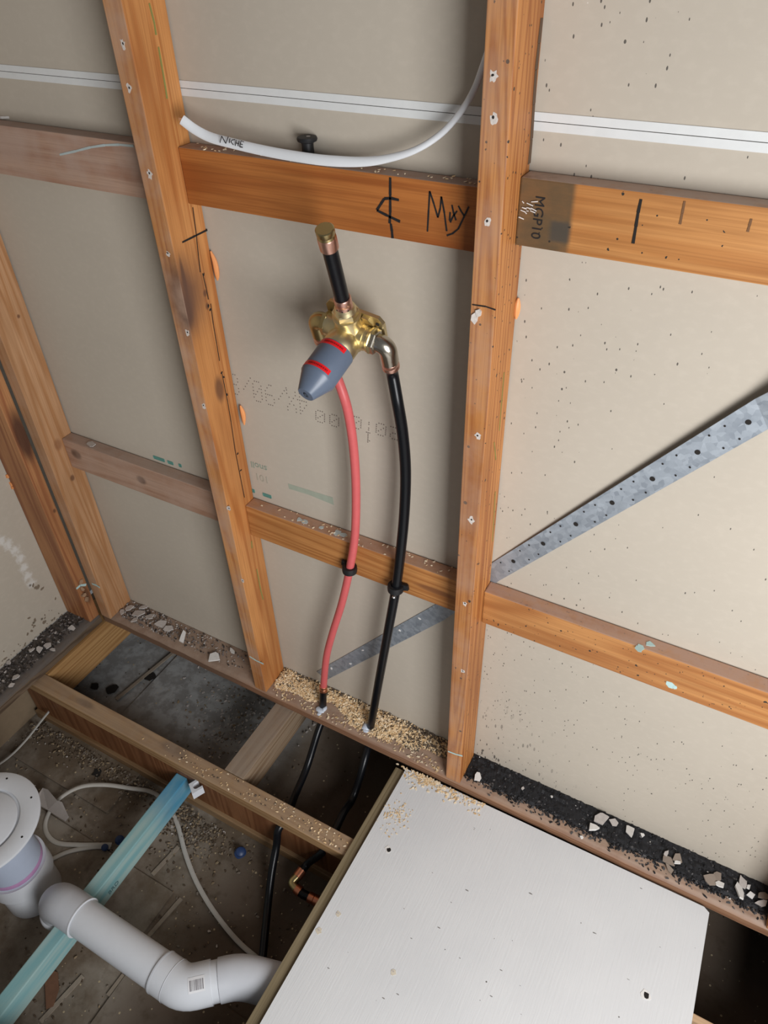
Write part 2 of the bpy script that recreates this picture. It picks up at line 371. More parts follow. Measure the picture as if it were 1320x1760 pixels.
bm = BM(); add_flake(bm, [(0.7038,-0.09,1.222)][0], (0, -1, 0), .007, .002, asp=.7, tilt=.1); add_flake(bm, [(0.6982,-0.09,1.212)][0], (0, -1, 0), .006, .002, tilt=.1); link('plaster_patch', bm, M_HALO, stud2)['kind'] = 'stuff'
marks(stud1, 'saw_cut', [[(0.1484,-0.0665,1.228),(0.1484,-0.033,1.228),(0.1484,0.0017,1.228)]], (1, 0, 0), .0035, M_HOLE)
marks(stud2, 'saw_cut', [[(0.6935,-0.09,1.232),(0.7135,-0.09,1.233),(0.7284,-0.09,1.231)]], (0, -1, 0), .0022, M_HOLE)
marks(stud1, 'crack_line', [[(0.1484,-0.0257,1.274),(0.1484,-0.0289,1.237),(0.1484,-0.0338,1.193),(0.1484,-0.0371,1.165)], [(0.1484,-0.0318,1.161),(0.1484,-0.0299,1.133),(0.1484,-0.0295,1.111)], [(0.1484,-0.0254,1.101),(0.1484,-0.0287,1.064),(0.1484,-0.0296,1.023),(0.1484,-0.0305,0.9861)], [(0.1484,-0.0301,0.9604),(0.1484,-0.0296,0.9274),(0.1484,-0.0291,0.8935),(0.1484,-0.03,0.8452),(0.1484,-0.0341,0.7744),(0.1484,-0.0332,0.704),(0.1484,-0.0324,0.6463)]], (1, 0, 0), .0018, M_HOLE)
bm = BM()
for p in [(0.1484,-0.0294,1.158),(0.1484,-0.0323,1.1),(0.1484,-0.0298,1.091),(0.1484,-0.0301,0.9604),(0.1484,-0.0277,0.9488),(0.1484,-0.027,0.9087),(0.1484,-0.0287,0.7635),(0.1484,-0.0274,0.7192)]: add_flake(bm, p, (1, 0, 0), .0036, .0006, tilt=0, asp=.6)
link('burn_spot', bm, M_HOLE, stud1)['kind'] = 'stuff'
marks(stud1, 'green_pencil_mark', [[(0.1484,-0.0373,1.562),(0.1484,-0.0345,1.537),(0.1484,-0.0354,1.523)], [(0.1484,-0.0352,1.508),(0.1484,-0.0359,1.482),(0.1484,-0.0367,1.455),(0.1484,-0.0377,1.44)], [(0.1484,-0.0365,0.5179),(0.1484,-0.0389,0.4977)], [(0.1484,-0.0367,0.4267),(0.1484,-0.0367,0.352),(0.1484,-0.0343,0.3183)]], (1, 0, 0), .0035, M_PENGREEN)
marks(stud2, 'green_pencil_mark', [[(0.7281,-0.0326,1.105),(0.7281,-0.0317,1.042),(0.7281,-0.0301,0.9965)], [(0.7281,-0.0228,0.8639),(0.7281,-0.0191,0.8144),(0.7281,-0.0139,0.7394)], [(0.7281,-0.0507,0.9861),(0.7281,-0.0347,0.9408)]], (1, 0, 0), .0025, M_PENGREEN)
marks(stud1, 'paint_smear', [[(0.1162,-0.09,0.1369),(0.1361,-0.09,0.1315),(0.1606,-0.09,0.1313)]], (0, -1, 0), .005, M_AQUA)
marks(stud2, 'paint_smear', [[(0.6932,-0.09,0.1167),(0.7126,-0.09,0.119),(0.7302,-0.09,0.1248)]], (0, -1, 0), .005, M_AQUA)
marks(stud0, 'paint_smear', [[(-0.4554,-0.09,0.1433),(-0.436,-0.09,0.1451),(-0.4234,-0.09,0.1413)]], (0, -1, 0), .007, M_AQUA)
marks(stud2, 'grime_line', [[(0.7281,-0.0105,1.559),(0.7281,-0.0122,1.534),(0.7281,-0.0139,1.507),(0.7281,-0.0105,1.469),(0.7281,-0.0069,1.428),(0.7281,-0.007,1.399)]], (1, 0, 0), .010, plain('grime', (.10, .06, .035), .9))
def glue(o, pts, name='glue_bead'):
    bm = BM(); P = spline(pts, 4); n = len(P)
    add_tube(bm, P, lambda t: .0008 + .0042*math.sin(math.pi*min(max(t, .02), .98))**.7, 8); return link(name, bm, M_GLUE, o, smooth=True)
glue(stud1, [(0.1532,-0.006,1.193),(0.1584,-0.006,1.175),(0.1591,-0.006,1.153),(0.1576,-0.006,1.14)]); glue(stud1, [(0.1596,-0.006,0.8741),(0.1633,-0.006,0.8541),(0.1615,-0.006,0.8278)]); glue(stud2, [(0.731,-0.006,1.215),(0.7307,-0.006,1.199),(0.7305,-0.006,1.182)])

mL = wood('stud_wood_side', (.50, .24, .10), (.30, .11, .045), 2, 6.2, knots=[((-.478, -.105, .66), .09, .022, (.07, .03, .02), .9), ((-.478, -.10, .42), .008, .006, KN, .8), ((-.478, -.105, .10), .05, .014, (.06, .03, .02), .7)])
studL = timber('wall_stud', (-.577, -.128, 0), (-.478, -.0915, 2.5), mL, 'reddish stud of the left wall with a dark knot, beside the corner stud', 'stud')
marks(studL, 'paint_smear', [[(-0.478,-0.1285,0.1459),(-0.478,-0.1127,0.146),(-0.478,-0.0951,0.1325)]], (1, 0, 0), .008, M_AQUA)
bm = BM()
for p in [(-0.478,-0.1135,0.1322),(-0.478,-0.117,0.1109),(-0.478,-0.1142,0.0883),(-0.478,-0.1086,0.1568)]: add_flake(bm, p, (1, 0, 0), .006, .006, tilt=.6)
link('splinter', bm, plain('splinter_wood', (.32, .2, .12), .8), studL)
bm = BM()
for p in [(-0.579,-0.128,0.5226),(-0.5799,-0.128,0.4991),(-0.5817,-0.128,0.4867)]: add_flake(bm, p, (0, -1, 0), .006, .004, tilt=.3)
link('glue_bead', bm, M_GLUE, studL)

# noggings
def nog(x0, x1, z0, z1, mat, label): return timber('nogging', (x0, -.035, z0), (x1, -.0022, z1), mat, label, 'nogging', .0025)
mn = wood('nogging_dusty', (.47, .30, .21), (.37, .20, .13), 0, 2.2, dust=(.40, .31, .27), dusty=.7, knots=[((.03, -.035, 1.32), .05, .02, (.25, .11, .06), .5)], face_dust=((.44, .32, .26), .75))
n1 = nog(-.4318, .1111, 1.278, 1.3675, mn, 'dusty greyish nogging with a pale blue chalk line, upper left bay')
marks(n1, 'chalk_line', [[(-0.1344,-0.035,1.331),(-0.0912,-0.035,1.341),(-0.052,-0.035,1.351),(-0.0151,-0.035,1.358),(0.0194,-0.035,1.362),(0.0525,-0.035,1.363)]], (0, -1, 0), .004, plain('blue_chalk', (.42, .48, .47), .8))
mn2 = wood('nogging_red', (.44, .155, .037), (.31, .088, .018), 0, 3.4, dust=(.42, .32, .27), dusty=.85, ring=26)
n2 = nog(.1487, .6907, 1.2822, 1.3705, mn2, 'red-brown nogging with handwritten marks above the shower valve')
marks(n2, 'centreline_mark', [[(0.537,-0.035,1.368),(0.5364,-0.035,1.344),(0.5359,-0.035,1.32),(0.5346,-0.035,1.304)], [(0.5365,-0.035,1.304),(0.5382,-0.035,1.293),(0.539,-0.035,1.283)], [(0.5504,-0.035,1.339),(0.5373,-0.035,1.34),(0.5268,-0.035,1.338),(0.5208,-0.035,1.33),(0.5137,-0.035,1.32),(0.53,-0.035,1.315),(0.5519,-0.035,1.309)]], (0, -1, 0), .0042, M_BLACK, label='handwritten centreline sign in black marker')
marks(n2, 'handwriting', [[(0.5961,-0.035,1.301),(0.5976,-0.035,1.331),(0.5989,-0.035,1.357),(0.6055,-0.035,1.341),(0.6122,-0.035,1.323),(0.6155,-0.035,1.336),(0.6168,-0.035,1.352),(0.6219,-0.035,1.331),(0.6263,-0.035,1.306)], [(0.6307,-0.035,1.333),(0.6303,-0.035,1.321)], [(0.633,-0.035,1.343),(0.6361,-0.035,1.332),(0.64,-0.035,1.323)], [(0.6412,-0.035,1.336),(0.6354,-0.035,1.328),(0.6312,-0.035,1.319)], [(0.6427,-0.035,1.343),(0.6473,-0.035,1.336),(0.6519,-0.035,1.331)], [(0.6582,-0.035,1.344),(0.6512,-0.035,1.328),(0.644,-0.035,1.312),(0.6353,-0.035,1.304),(0.6265,-0.035,1.3)]], (0, -1, 0), .0026, M_BLACK, label='handwritten letters in black marker')
mn3 = wood('nogging_stained', (.54, .25, .08), (.40, .155, .04), 0, 7.7, dust=(.47, .36, .30), dusty=.9, mould=.04,
  stain=[(lambda t: t.math('MULTIPLY', t.ss(t.axis(0), .806, .797), t.ss(t.noise(t.mapped((25, 40, 40)), 1, 4), .2, .7, .75, 1.)), (.11, .07, .035)),
         (lambda t: t.math('MULTIPLY', t.math('MULTIPLY', t.ss(t.axis(0), .806, .797), t.ss(t.axis(0), .770, .780)), t.math('MULTIPLY', t.ss(t.axis(2), 1.345, 1.338), t.ss(t.axis(2), 1.312, 1.318, 0, .7))), (.05, .05, .045))])
n3 = nog(.7285, 1.56, 1.302, 1.390, mn3, 'orange nogging with a dark stained stamped end, upper right bay')
place_text('stamp_text', 'MGP10', .0185, (.7645-.013, -.0352, 1.3705), (-.02, 0, -1), (1, 0, -.02), M_BLACK, n3, 'stamped letters MGP10')
marks(n3, 'pencil_line', [[(0.8836,-0.035,1.382),(0.8832,-0.035,1.366),(0.8837,-0.035,1.349),(0.8841,-0.035,1.328)]], (0, -1, 0), .004, M_HOLE)
marks(n3, 'pencil_line', [[(0.9341,-0.035,1.386),(0.9345,-0.035,1.372),(0.9347,-0.035,1.359)], [(1.011,-0.035,1.376),(1.011,-0.035,1.368),(1.011,-0.035,1.361)]], (0, -1, 0), .003, plain('faint_pencil', (.16, .075, .03), .7))
bm = BM()
for k in range(14):
    p = V([(0.7308,-0.036,1.352)][0]) + V((random.uniform(-.004, .016), 0, random.uniform(-.014, .012))); add_stroke(bm, [p, p+V((random.uniform(.003, .010), -.001, random.uniform(-.003, .002)))], (0, -1, 0), .0013)
link('torn_fibre', bm, M_PLASTER, n3, smooth='raw')
mn4 = wood('nogging_knotty', (.45, .285, .20), (.34, .185, .115), 0, 5.5, dust=(.42, .33, .28), dusty=.7, knots=[((-.395, -.035, .592), .017, .014, (.11, .06, .04), .95), ((-.175, -.035, .585), .016, .013, (.11, .06, .04), .95)], face_dust=((.45, .32, .25), .6))
n4 = nog(-.4318, .1111, .540, .629, mn4, 'dusty knotty nogging in the lower left bay')
mn5 = wood('nogging_orange', (.55, .25, .08), (.38, .145, .04), 0, 8.3, dust=(.46, .29, .21), dusty=.85, ring=44, knots=[((.62, -.035, .575), .05, .01, (.18, .07, .03), .7)])
n5 = nog(.1487, .6907, .5358, .6247, mn5, 'orange nogging carrying both pipe clips, below the shower valve')
bm = BM()
for p in [(0.2834,-0.02,0.6039),(0.3008,-0.02,0.5937),(0.3423,-0.02,0.6138),(0.2851,-0.02,0.5787),(0.3827,-0.02,0.6184),(0.4265,-0.02,0.623),(0.3956,-0.02,0.5932)]: add_flake(bm, (p[0], p[1], .6248), (0, 0, 1), random.uniform(.004, .009), .0006, 0, 0, 1.5)
link('paint_drip', bm, plain('grey_blue_paint', (.5, .55, .54), .6), n5)['kind'] = 'stuff'
mn6 = wood('nogging_mouldy', (.53, .245, .08), (.38, .145, .04), 0, 11.9, dust=(.45, .29, .22), dusty=.9, mould=.16)
n6 = nog(.7285, 1.56, .534, .6234, mn6, 'orange nogging speckled with mould, lower right bay')
bm = BM()
for p, r in zip([(1.098,-0.035,0.5561),(1.107,-0.035,0.5546)], (.011, .006)): add_flake(bm, p, (0, -1, 0), r*.8, .0006, 0, 0, 1.3)
for p in [(1.03,-0.0342,0.6236),(1.044,-0.0193,0.6236),(1.029,-0.0405,0.6236)]: add_flake(bm, p, (0, 0, 1), .007, .0006, 0, 0, 1.3)
link('paint_drip', bm, M_AQUA, n6)['kind'] = 'stuff'

# plates
def plate(name, lo, hi, mat, label, axis, ragged):
    """bottom plate with a worn, uneven room-side edge"""
    bm = BM(); n = 90
    a0, a1 = lo[axis], hi[axis]; rings = []
    for i in range(n+1):
        t = a0 + (a1-a0)*i/n
        w = ragged(t)
        if axis == 0: prof = [(hi[1], lo[2]), (hi[1], hi[2]), (lo[1]+.010+w, hi[2]), (lo[1]+.004+w*.7, hi[2]-.0035), (lo[1]+w*.4, hi[2]-.009), (lo[1]+w*.3, lo[2]+.006), (lo[1]+.003+w*.8, lo[2])]; pts = [(t, y, z) for y, z in prof]
        else: prof = [(lo[0], lo[2]), (lo[0], hi[2]), (hi[0]-.010-w, hi[2]), (hi[0]-.004-w*.7, hi[2]-.0035), (hi[0]-w*.4, hi[2]-.009), (hi[0]-w*.3, lo[2]+.006), (hi[0]-.003-w*.8, lo[2])]; pts = [(x, t, z) for x, z in prof]
        rings.append([bm.verts.new(p) for p in pts])
    k = 7
    for a, b in zip(rings, rings[1:]):
        for j in range(k): bm.faces.new((a[j], a[(j+1) % k], b[(j+1) % k], b[j]))
    bm.faces.new(rings[0]); bm.faces.new(rings[-1][::-1])
    return tag(link(name, bm, mat, smooth=35), label, 'plate')
def rag_main(x):
    base = .004 + .004*noise.noise(V((x*9, 0, 0))) + .0025*noise.noise(V((x*40, 3, 0)))
    if x < .1: base += .010*min(1, (.1-x)/.35) * (1+.6*noise.noise(V((x*22, 7, 0))))
    return max(0, base)
mp = wood('plate_wood', (.36, .20, .115), (.235, .11, .06), 0, 12.7, dust=(.34, .25, .19), dusty=.75, ring=40,
  stain=[(lambda t: t.math('MULTIPLY', t.ss(t.axis(0), .12, -.02), .75), (.15, .095, .065))])
mainplate = plate('bottom_plate', (-.47, -.09, -.037), (1.75, -.0005, -.0005), mp, 'long timber bottom plate under the studs of the long wall', 0, rag_main)
mpl = wood('plate_wood_rotten', (.17, .12, .08), (.085, .056, .036), 1, 15.1, dust=(.115, .10, .09), dusty=.95, ring=50)
leftplate = plate('bottom_plate', (-.577, -1.6, -.037), (-.474, -.0915, -.0005), mpl, 'blackened water-damaged bottom plate along the left wall', 1, lambda y: max(0, .008 + .012*noise.noise(V((y*6, 0, 4))) + .004*noise.noise(V((y*35, 0, 4)))))

# joists and blocking
def ijoist(y0, y1, x0, x1, mats, label, hole=()):
    o = empty('floor_joist', ((x0+x1)/2, (y0+y1)/2, -.25)); tag(o, label, 'joist')
    bm = BM(); add_box(bm, (x0, y0, -.073), (x1, y1, -.0375), .003); link('top_flange', bm, mats[0], o)
    yc = (y0+y1)/2
    bm = BM(); add_box(bm, (x0, yc-.010, -.2145), (x1, yc+.010, -.073)); link('web', bm, mats[1], o)
    bm = BM(); add_box(bm, (x0, y0+.002, -.2495), (x1, y1-.002, -.2145), .003); link('bottom_flange', bm, mats[2], o)
    return o
mj = wood('joist_flange', (.46, .29, .145), (.30, .165, .07), 0, 16.6, dust=(.33, .25, .18), dusty=.55, knots=[((-.30, -.335, -.037), .04, .012, (.09, .045, .02), .8), ((.02, -.33, -.037), .06, .02, (.09, .055, .04), .8)])
mjw = wood('joist_web', (.24, .105, .045), (.15, .055, .02), 2, 18.1)
mjb = wood('joist_lower', (.30, .19, .10), (.2, .11, .05), 0, 19.1)
joist = ijoist(-.360, -.315, -.56, 1.57, (mj, mjw, mjb), 'long weathered floor joist with overhanging top flange, crossing the open floor')
joist2 = ijoist(-1.03, -.985, -.56, 1.57, (mj, mjw, mjb), 'second floor joist, nearer the camera and mostly under the white board')
mj3 = wood('short_block', (.62, .42, .26), (.5, .31, .17), 0, 21.)
timber('floor_block', (1.30, -.345, -.10), (1.57, -.302, -.0378), mj3, 'clean pale timber end showing right of the white board', 'block')
mb = wood('block_wood', (.33, .24, .16), (.22, .14, .08), 1, 22.5, dust=(.27, .22, .175), dusty=.7)
timber('floor_block', (.172, -.314, -.13), (.232, .010, -.0378), mb, 'grey dusty block between joist and plate, below the orange stud', 'block')
mb2 = wood('block_orange', (.50, .29, .12), (.35, .18, .065), 1, 24.5)
timber('floor_block', (-.576, -.314, -.16), (-.470, .010, -.0378), mb2, 'orange timber block under the corner of the two plates', 'block')

# blue treated batten
def blue_mat():
    t = NT('blue_treated_pine')
    f = t.noise(t.mapped((40, 3, 40)), 1, 3); g = t.noise(t.mapped((14, 5, 14), (1, 0, 0)), 1, 4)
    c = t.mix(t.ss(f, .35, .7), (.20, .40, .42), (.34, .48, .46)); c = t.mix(t.ss(g, .52, .75, 0, .5), c, (.46, .50, .40))
    near = t.ss(t.axis(1), -.52, -.36); c = t.mix(t.math('MULTIPLY', near, t.ss(g, .3, .6, .35, .9)), c, (.02, .22, .42))
    d = t.vm('LENGTH', t.mapped((20, 18, 45), (-.085, .435, .155))).outputs['Value']
    c = t.mix(t.ss(t.math('ADD', d, g), .7, 1.3, .85, 0), c, (.02, .05, .06))
    return t.done(c, .55, 0, .35)
bm = BM(); add_box(bm, (.033, -1.6, -.190), (.068, -.348, -.1225), .0025)
bl = tag(link('blue_batten', bm, blue_mat()), 'blue-green treated pine batten running under the white drain pipe', 'batten')
bl.rotation_euler.z = 0.02
place_text('stamp_text', 'BRD', .018, (.069, -.66, -.175), (0, 1, 0), (0, 0, 1), plain('stamp_ink', (.10, .22, .24), .7), None).parent = bl
o = [c for c in COL.objects if c.name == 'stamp_text.001'][0]; o.location = V(o['_o']) - V(bl['_o'])
# U clip on the joist web
M_WHITEP = plain('white_plastic', (.72, .74, .78), .4, var=.04)
bm = BM(); c0 = V((.101, -.360, -.104)); uarc = [(-.016, -.016), (.016, -.016), (.016, .015), (.0095, .015)] + [(.0095*math.cos(a), .002-.0105*math.sin(a)) for a in [math.pi*k/8 for k in range(1, 8)]] + [(-.0095, .015), (-.016, .015)]
Rz = Matrix.Rotation(-.6, 3, 'Z')
add_prism(bm, [c0 + Rz @ V((x, y, y*.25)) for x, y in uarc], (0, 0, -1), .026)
tag(link('pipe_saddle', bm, M_WHITEP), 'small white U-shaped saddle clip on the joist next to the blue batten', 'clip')

# white painted floor board
def paint_mat():
    t = NT('white_painted_board'); br = t.noise(t.mapped((260, 14, 1), (0, 0, 0)), 1, 3); n = t.noise(t.mapped((5, 5, 5)), 1, 4)
    c = t.mix(n, (.60, .61, .62), (.72, .725, .725))
    c = t.mix(t.specks(60, .11, .22, 3), c, (.16, .15, .14)); c = t.mix(t.specks(95, .25, .12, 8, (.5, 1.6, 1)), c, (.22, .21, .2))
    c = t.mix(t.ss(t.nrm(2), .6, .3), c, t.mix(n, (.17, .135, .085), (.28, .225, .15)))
    t.bump(br, .35, .0012); return t.done(c, .55, 0, .4)
bm = BM()
add_prism(bm, [(.588, -1.5, 0), (.588, -.1045, 0), (.72, -.0998, 0), (.96, -.0985, 0), (1.308, -.0955, 0), (1.320, -.103, 0), (1.331, -.42, 0), (1.36, -1.5, 0)], (0, 0, 1), .0165, off=-.0367)
sheet = tag(link('floor_board', bm, paint_mat()), 'large white painted board laid over the joists at lower right', 'board')
bm = BM(); add_box(bm, (.5605, -1.5, -.0367), (.5879, -.1075, -.0290), .001); link('bare_edge', bm, wood('bare_edge_wood', (.25, .20, .12), (.17, .13, .07), 1, 31.), sheet)
for p, r, big in zip([(0.6471,-0.3057,-0.0202),(1.238,-0.322,-0.0202),(0.6174,-0.4815,-0.0202),(0.5989,-0.5299,-0.0202),(0.7762,-0.5242,-0.0202)], (.0055, .0062, .004, .0045, .004), (1, 1, 0, 0, 0)):
    bm = BM(); add_disc(bm, p, (0, 0, 1), r*1.5, .0007, 0, 11, .25)
    if big: add_disc(bm, V(p)+V((.001, -.001, .0004)), (0, 0, 1), r*.9, .0006, 1, 9, .25)
    else: add_disc(bm, V(p)+V((-.001, .001, .0004)), (0, 0, 1), r*.7, .0006, 1, 9, .3, (.5, 1))
    link('screw_hole', bm, [M_PLASTER if big else plain('filler', (.62, .56, .45), .8), M_HOLE if big else M_GREYCHIP], sheet)

# galvanised angle brace, one strap across both bays
def galv():
    t = NT('galvanised_steel'); x = t.n('ShaderNodeTexVoronoi'); x.inputs['Scale'].default_value = 110; t.link(t.mapped((1, 1, 1)), x.inputs['Vector'])
    c = t.n('ShaderNodeSeparateColor'); t.link(x.outputs['Color'], c.inputs[0]); n = t.noise(t.mapped((60, 60, 60)), 1, 4)
    col = t.mix(t.math('MULTIPLY', t.math('ADD', c.outputs[0], n), .5), (.22, .25, .29), (.50, .55, .60)); return t.done(col, .5, .55, .5)
M_GALV = galv()
up = [V((.262, -.0016, .058)), V((.613, -.0016, .500)), V([(0.7271,-0.0022,0.6716)][0]), V([(1.077,-0.015,1.142)][0]), V((1.33, -.095, 1.46))]
lo_ = [V((.291, -.0016, .039)), V((.632, -.0016, .458)), V([(0.7459,-0.0022,0.6323)][0]), V([(1.105,-0.01,1.099)][0]), V((1.36, -.092, 1.41))]
bm = BM()
for th in (0, ):
    a = [bm.verts.new(p) for p in up]; b = [bm.verts.new(p) for p in lo_]
    a2 = [bm.verts.new(p+V((0, .0012, 0))) for p in up]; b2 = [bm.verts.new(p+V((0, .0012, 0))) for p in lo_]
    for i in range(4):
        bm.faces.new((a[i], b[i], b[i+1], a[i+1])); bm.faces.new((a2[i], a2[i+1], b2[i+1], b2[i])); bm.faces.new((a[i], a[i+1], a2[i+1], a2[i])); bm.faces.new((b[i], b2[i], b2[i+1], b[i+1]))
    bm.faces.new((a[0], a2[0], b2[0], b[0])); bm.faces.new((a[-1], b[-1], b2[-1], a2[-1]))
brace = tag(link('metal_brace', bm, M_GALV), 'punched galvanised steel strap brace running diagonally across the wall', 'brace')
def on_brace(t, s):     # t along 0..1 between the two measured ends of the right bay, s across
    p = up[2].lerp(up[3], t); q_ = lo_[2].lerp(lo_[3], t); return p.lerp(q_, s)
nB = (up[3]-up[2]).cross(lo_[2]-up[2]).normalized(); nB = nB if nB.y < 0 else -nB
for i in range(7):
    t0 = .095 + i*.145
    for k, (dt, s, r) in enumerate(((0, .5, .0042), (-.055, .22, .0016), (.045, .22, .0016), (-.035, .82, .0016), (.065, .82, .0016))):
        bm = BM(); add_disc(bm, on_brace(t0+dt, s)+nB*.0004, nB, r, .0003, 0, 10); link('punched_hole', bm, M_HOLE, brace)
for i in range(6):
    t = .12+i*.15; p = up[0].lerp(up[1], t).lerp(lo_[0].lerp(lo_[1], t), random.uniform(.25, .75)); bm = BM(); add_flake(bm, p+V((0, -.0004, 0)), (0, -1, 0), .003, .0008, tilt=.1); link('dust_fleck', bm, M_PLASTER, brace)

# ================================================================ SHOWER VALVE
Rm = Matrix(((.992, .0834, .0946), (-.0397, .9185, -.3935), (-.1197, .3866, .9144))); C0 = V((.4783, -.07, 1.1348))
def L(*p): return C0 + Rm @ V(p)
def D(*p): return (Rm @ V(p)).normalized()
def brass(name, col, rough):
    t = NT(name); n = t.noise(t.mapped((300, 300, 300)), 1, 3); t.bump(n, .12, .0006)
    return t.done(t.mix(t.noise(t.mapped((40, 40, 40)), 1, 3), [k*.88 for k in col], col), rough, 1., .5)
M_BRASS = brass('brass', (.82, .69, .41), .38); M_BRASSD = brass('old_brass', (.52, .41, .20), .3); M_NICKEL = brass('nickel', (.60, .55, .46), .26)
M_COPPER = brass('copper', (.80, .47, .37), .33); M_COPPERR = brass('red_copper', (.75, .30, .17), .35)
M_PIPEB = plain('black_pipe', (.005, .0055, .007), .3, spec=.3); M_PIPER = plain('red_pipe', (.60, .115, .115), .42, spec=.4, var=.08)
M_CAP = plain('grey_cap_plastic', (.115, .145, .20), .33, var=.04); M_RED = plain('red_label', (.75, .015, .02), .35, var=.05)
valve = tag(empty('shower_valve', L(0, 0, -.03)), 'brass shower mixer valve body with a grey cover cap, between two studs', 'valve')
bm = BM()
add_lathe(bm, [(.004, -.030), (.020, -.029), (.025, -.018), (.0265, 0), (.025, .014), (.021, .026), (.020, .036), (.0225, .037), (.0225, .041), (.019, .042)], L(0, 0, 0), D(0, 0, 1), 28)
add_lathe(bm, [(.021, -.03), (.0215, .012), (.019, .026), (.0185, .037), (.021, .038), (.022, .042), (.019, .043)], L(0, 0, 0), D(1, 0, -.0), 24)
add_lathe(bm, [(.021, -.03), (.0215, .012), (.019, .026), (.0185, .040), (.019, .043)], L(0, 0, 0), D(-1, 0, 0), 24)
add_lathe(bm, [(.022, -.02), (.024, .012), (.0275, .020), (.0285, .022), (.0285, .042), (.027, .044), (.02, .044)], L(0, 0, 0), D(0, -1, 0), 32)
for sx in (1,): add_prism(bm, [L(.018, .012, .030), L(.030, .012, .030), L(.036, .016, .012), L(.020, .016, -.004)], D(0, 1, 0), .012)
link('body', bm, M_BRASS, valve, smooth=40)
bm = BM(); pl_ = [(-.054, -.022), (-.046, -.030), (.046, -.030), (.054, -.022), (.054, .024), (.046, .034), (-.046, .034), (-.054, .024)]
add_prism(bm, [L(x, .024, z) for x, z in pl_], D(0, -1, 0), .006); link('back_plate', bm, M_BRASS, valve)
bm = BM(); add_disc(bm, L(.043, .0178, .020), D(0, -1, 0), .0036, .0006, 0, 10); link('screw_hole', bm, M_HOLE, valve)
# cap
cap_prof = [(.0275, .041), (.0295, .0425), (.0295, .101), (.0275, .104), (.0145, .134), (.0135, .135), (.0055, .135), (.0050, .133)]
bm = BM(); add_lathe(bm, cap_prof, L(0, 0, 0), D(0, -1, 0), 40); cap = link('cover_cap', bm, M_CAP, valve, smooth=35)
bm = BM(); add_disc(bm, L(0, -.1332, 0), D(0, -1, 0), .0046, .0006, 0, 14); link('cap_bore', bm, M_HOLE, cap)
bm = BM(); add_lathe(bm, [(.0046, 0), (.0046, .002), (.0022, .002), (.0022, .0008)], L(.001, -.1335, -.001), D(0, -1, 0), 12); link('bore_bush', bm, plain('grey_bush', (.06, .075, .1), .3), cap)
def arc_band(y0, y1, r0, a0, a1, th, mat, name, parent, n=28):
    bm = BM(); va = []
    for k in range(n+1):
        a = math.radians(a0+(a1-a0)*k/n)
        va.append([bm.verts.new(L(math.cos(a)*rr, y, math.sin(a)*rr)) for (rr, y) in ((r0, y0), (r0+th, y0), (r0+th, y1), (r0, y1))])
    for a, b in zip(va, va[1:]):
        for j in range(4): bm.faces.new((a[j], a[(j+1) % 4], b[(j+1) % 4], b[j]))
    bm.faces.new(va[0]); bm.faces.new(va[-1][::-1]); return link(name, bm, mat, parent)
b1_ = arc_band(-.0440, -.0530, .0293, 38, 150, .0006, M_RED, 'red_label', cap)
b2_ = arc_band(-.0900, -.0985, .0293, 38, 150, .0006, M_RED, 'red_label', cap)
M_DKRED = plain('dark_red_print', (.33, .0, .005), .5)
for (y, par) in ((-.0487, cap), (-.0945, cap)):      # small raised print on the labels, too small to read
    bm = BM(); a = 48
    while a < 118:
        w = random.uniform(2, 6); a0 = math.radians(a); a1 = math.radians(a+w); r = .0300
        add_prism(bm, [L(math.cos(a0)*r, y-.0013, math.sin(a0)*r), L(math.cos(a1)*r, y-.0013, math.sin(a1)*r), L(math.cos(a1)*r, y+.0016, math.sin(a1)*r), L(math.cos(a0)*r, y+.0016, math.sin(a0)*r)], D(math.cos(a0), 0, math.sin(a0)), .0002); a += w + random.uniform(.8, 2)
    link('label_print', bm, M_DKRED, par)
# top outlet: nut, crimp, stub pipe, crimp, end cap
def hexnut(bm, p, d, r, h):
    add_lathe(bm, [(r*.9, 0), (r, .0015), (r, h-.0015), (r*.9, h)], p, d, 6)
bm = BM(); hexnut(bm, L(0, 0, .041), D(0, 0, 1), .0215, .012); add_lathe(bm, [(.0185, 0), (.0165, .006), (.013, .009)], L(0, 0, .052), D(0, 0, 1), 20); link('union_nut', bm, M_BRASS, valve, smooth=30)
stub = tag(empty('stub_pipe', L(0, 0, .055)), 'short capped black outlet pipe rising from the top of the brass valve', 'pipe')
bm = BM(); add_lathe(bm, [(.0125, .054), (.0138, .056), (.0138, .064), (.0131, .066), (.0138, .068), (.0138, .078), (.0128, .080)], L(0, 0, 0), D(0, 0, 1), 22); cr = link('crimp_ring', bm, M_COPPER, stub, smooth=30)
for a in (-70, -110, -30): bm = BM(); add_disc(bm, L(math.cos(math.radians(a))*.0137, math.sin(math.radians(a))*.0137, .062), D(math.cos(math.radians(a)), math.sin(math.radians(a)), 0), .0014, .0004, 0, 8); link('sight_hole', bm, M_HOLE, cr)
bm = BM(); add_lathe(bm, [(.0114, .078), (.0114, .180)], L(0, 0, 0), D(0, 0, 1), 22); link('pipe_wall', bm, M_PIPEB, stub, smooth=30)
bm = BM(); add_lathe(bm, [(.0122, .176), (.0138, .178), (.0138, .196), (.013, .198)], L(0, 0, 0), D(0, 0, 1), 22); link('crimp_ring', bm, M_COPPER, stub, smooth=30)
bm = BM(); add_lathe(bm, [(.0132, .198), (.0136, .199), (.0128, .202), (.0136, .204), (.0136, .211), (.012, .212)], L(0, 0, 0), D(0, 0, 1), 22); link('end_cap', bm, M_BRASSD, stub, smooth=30)
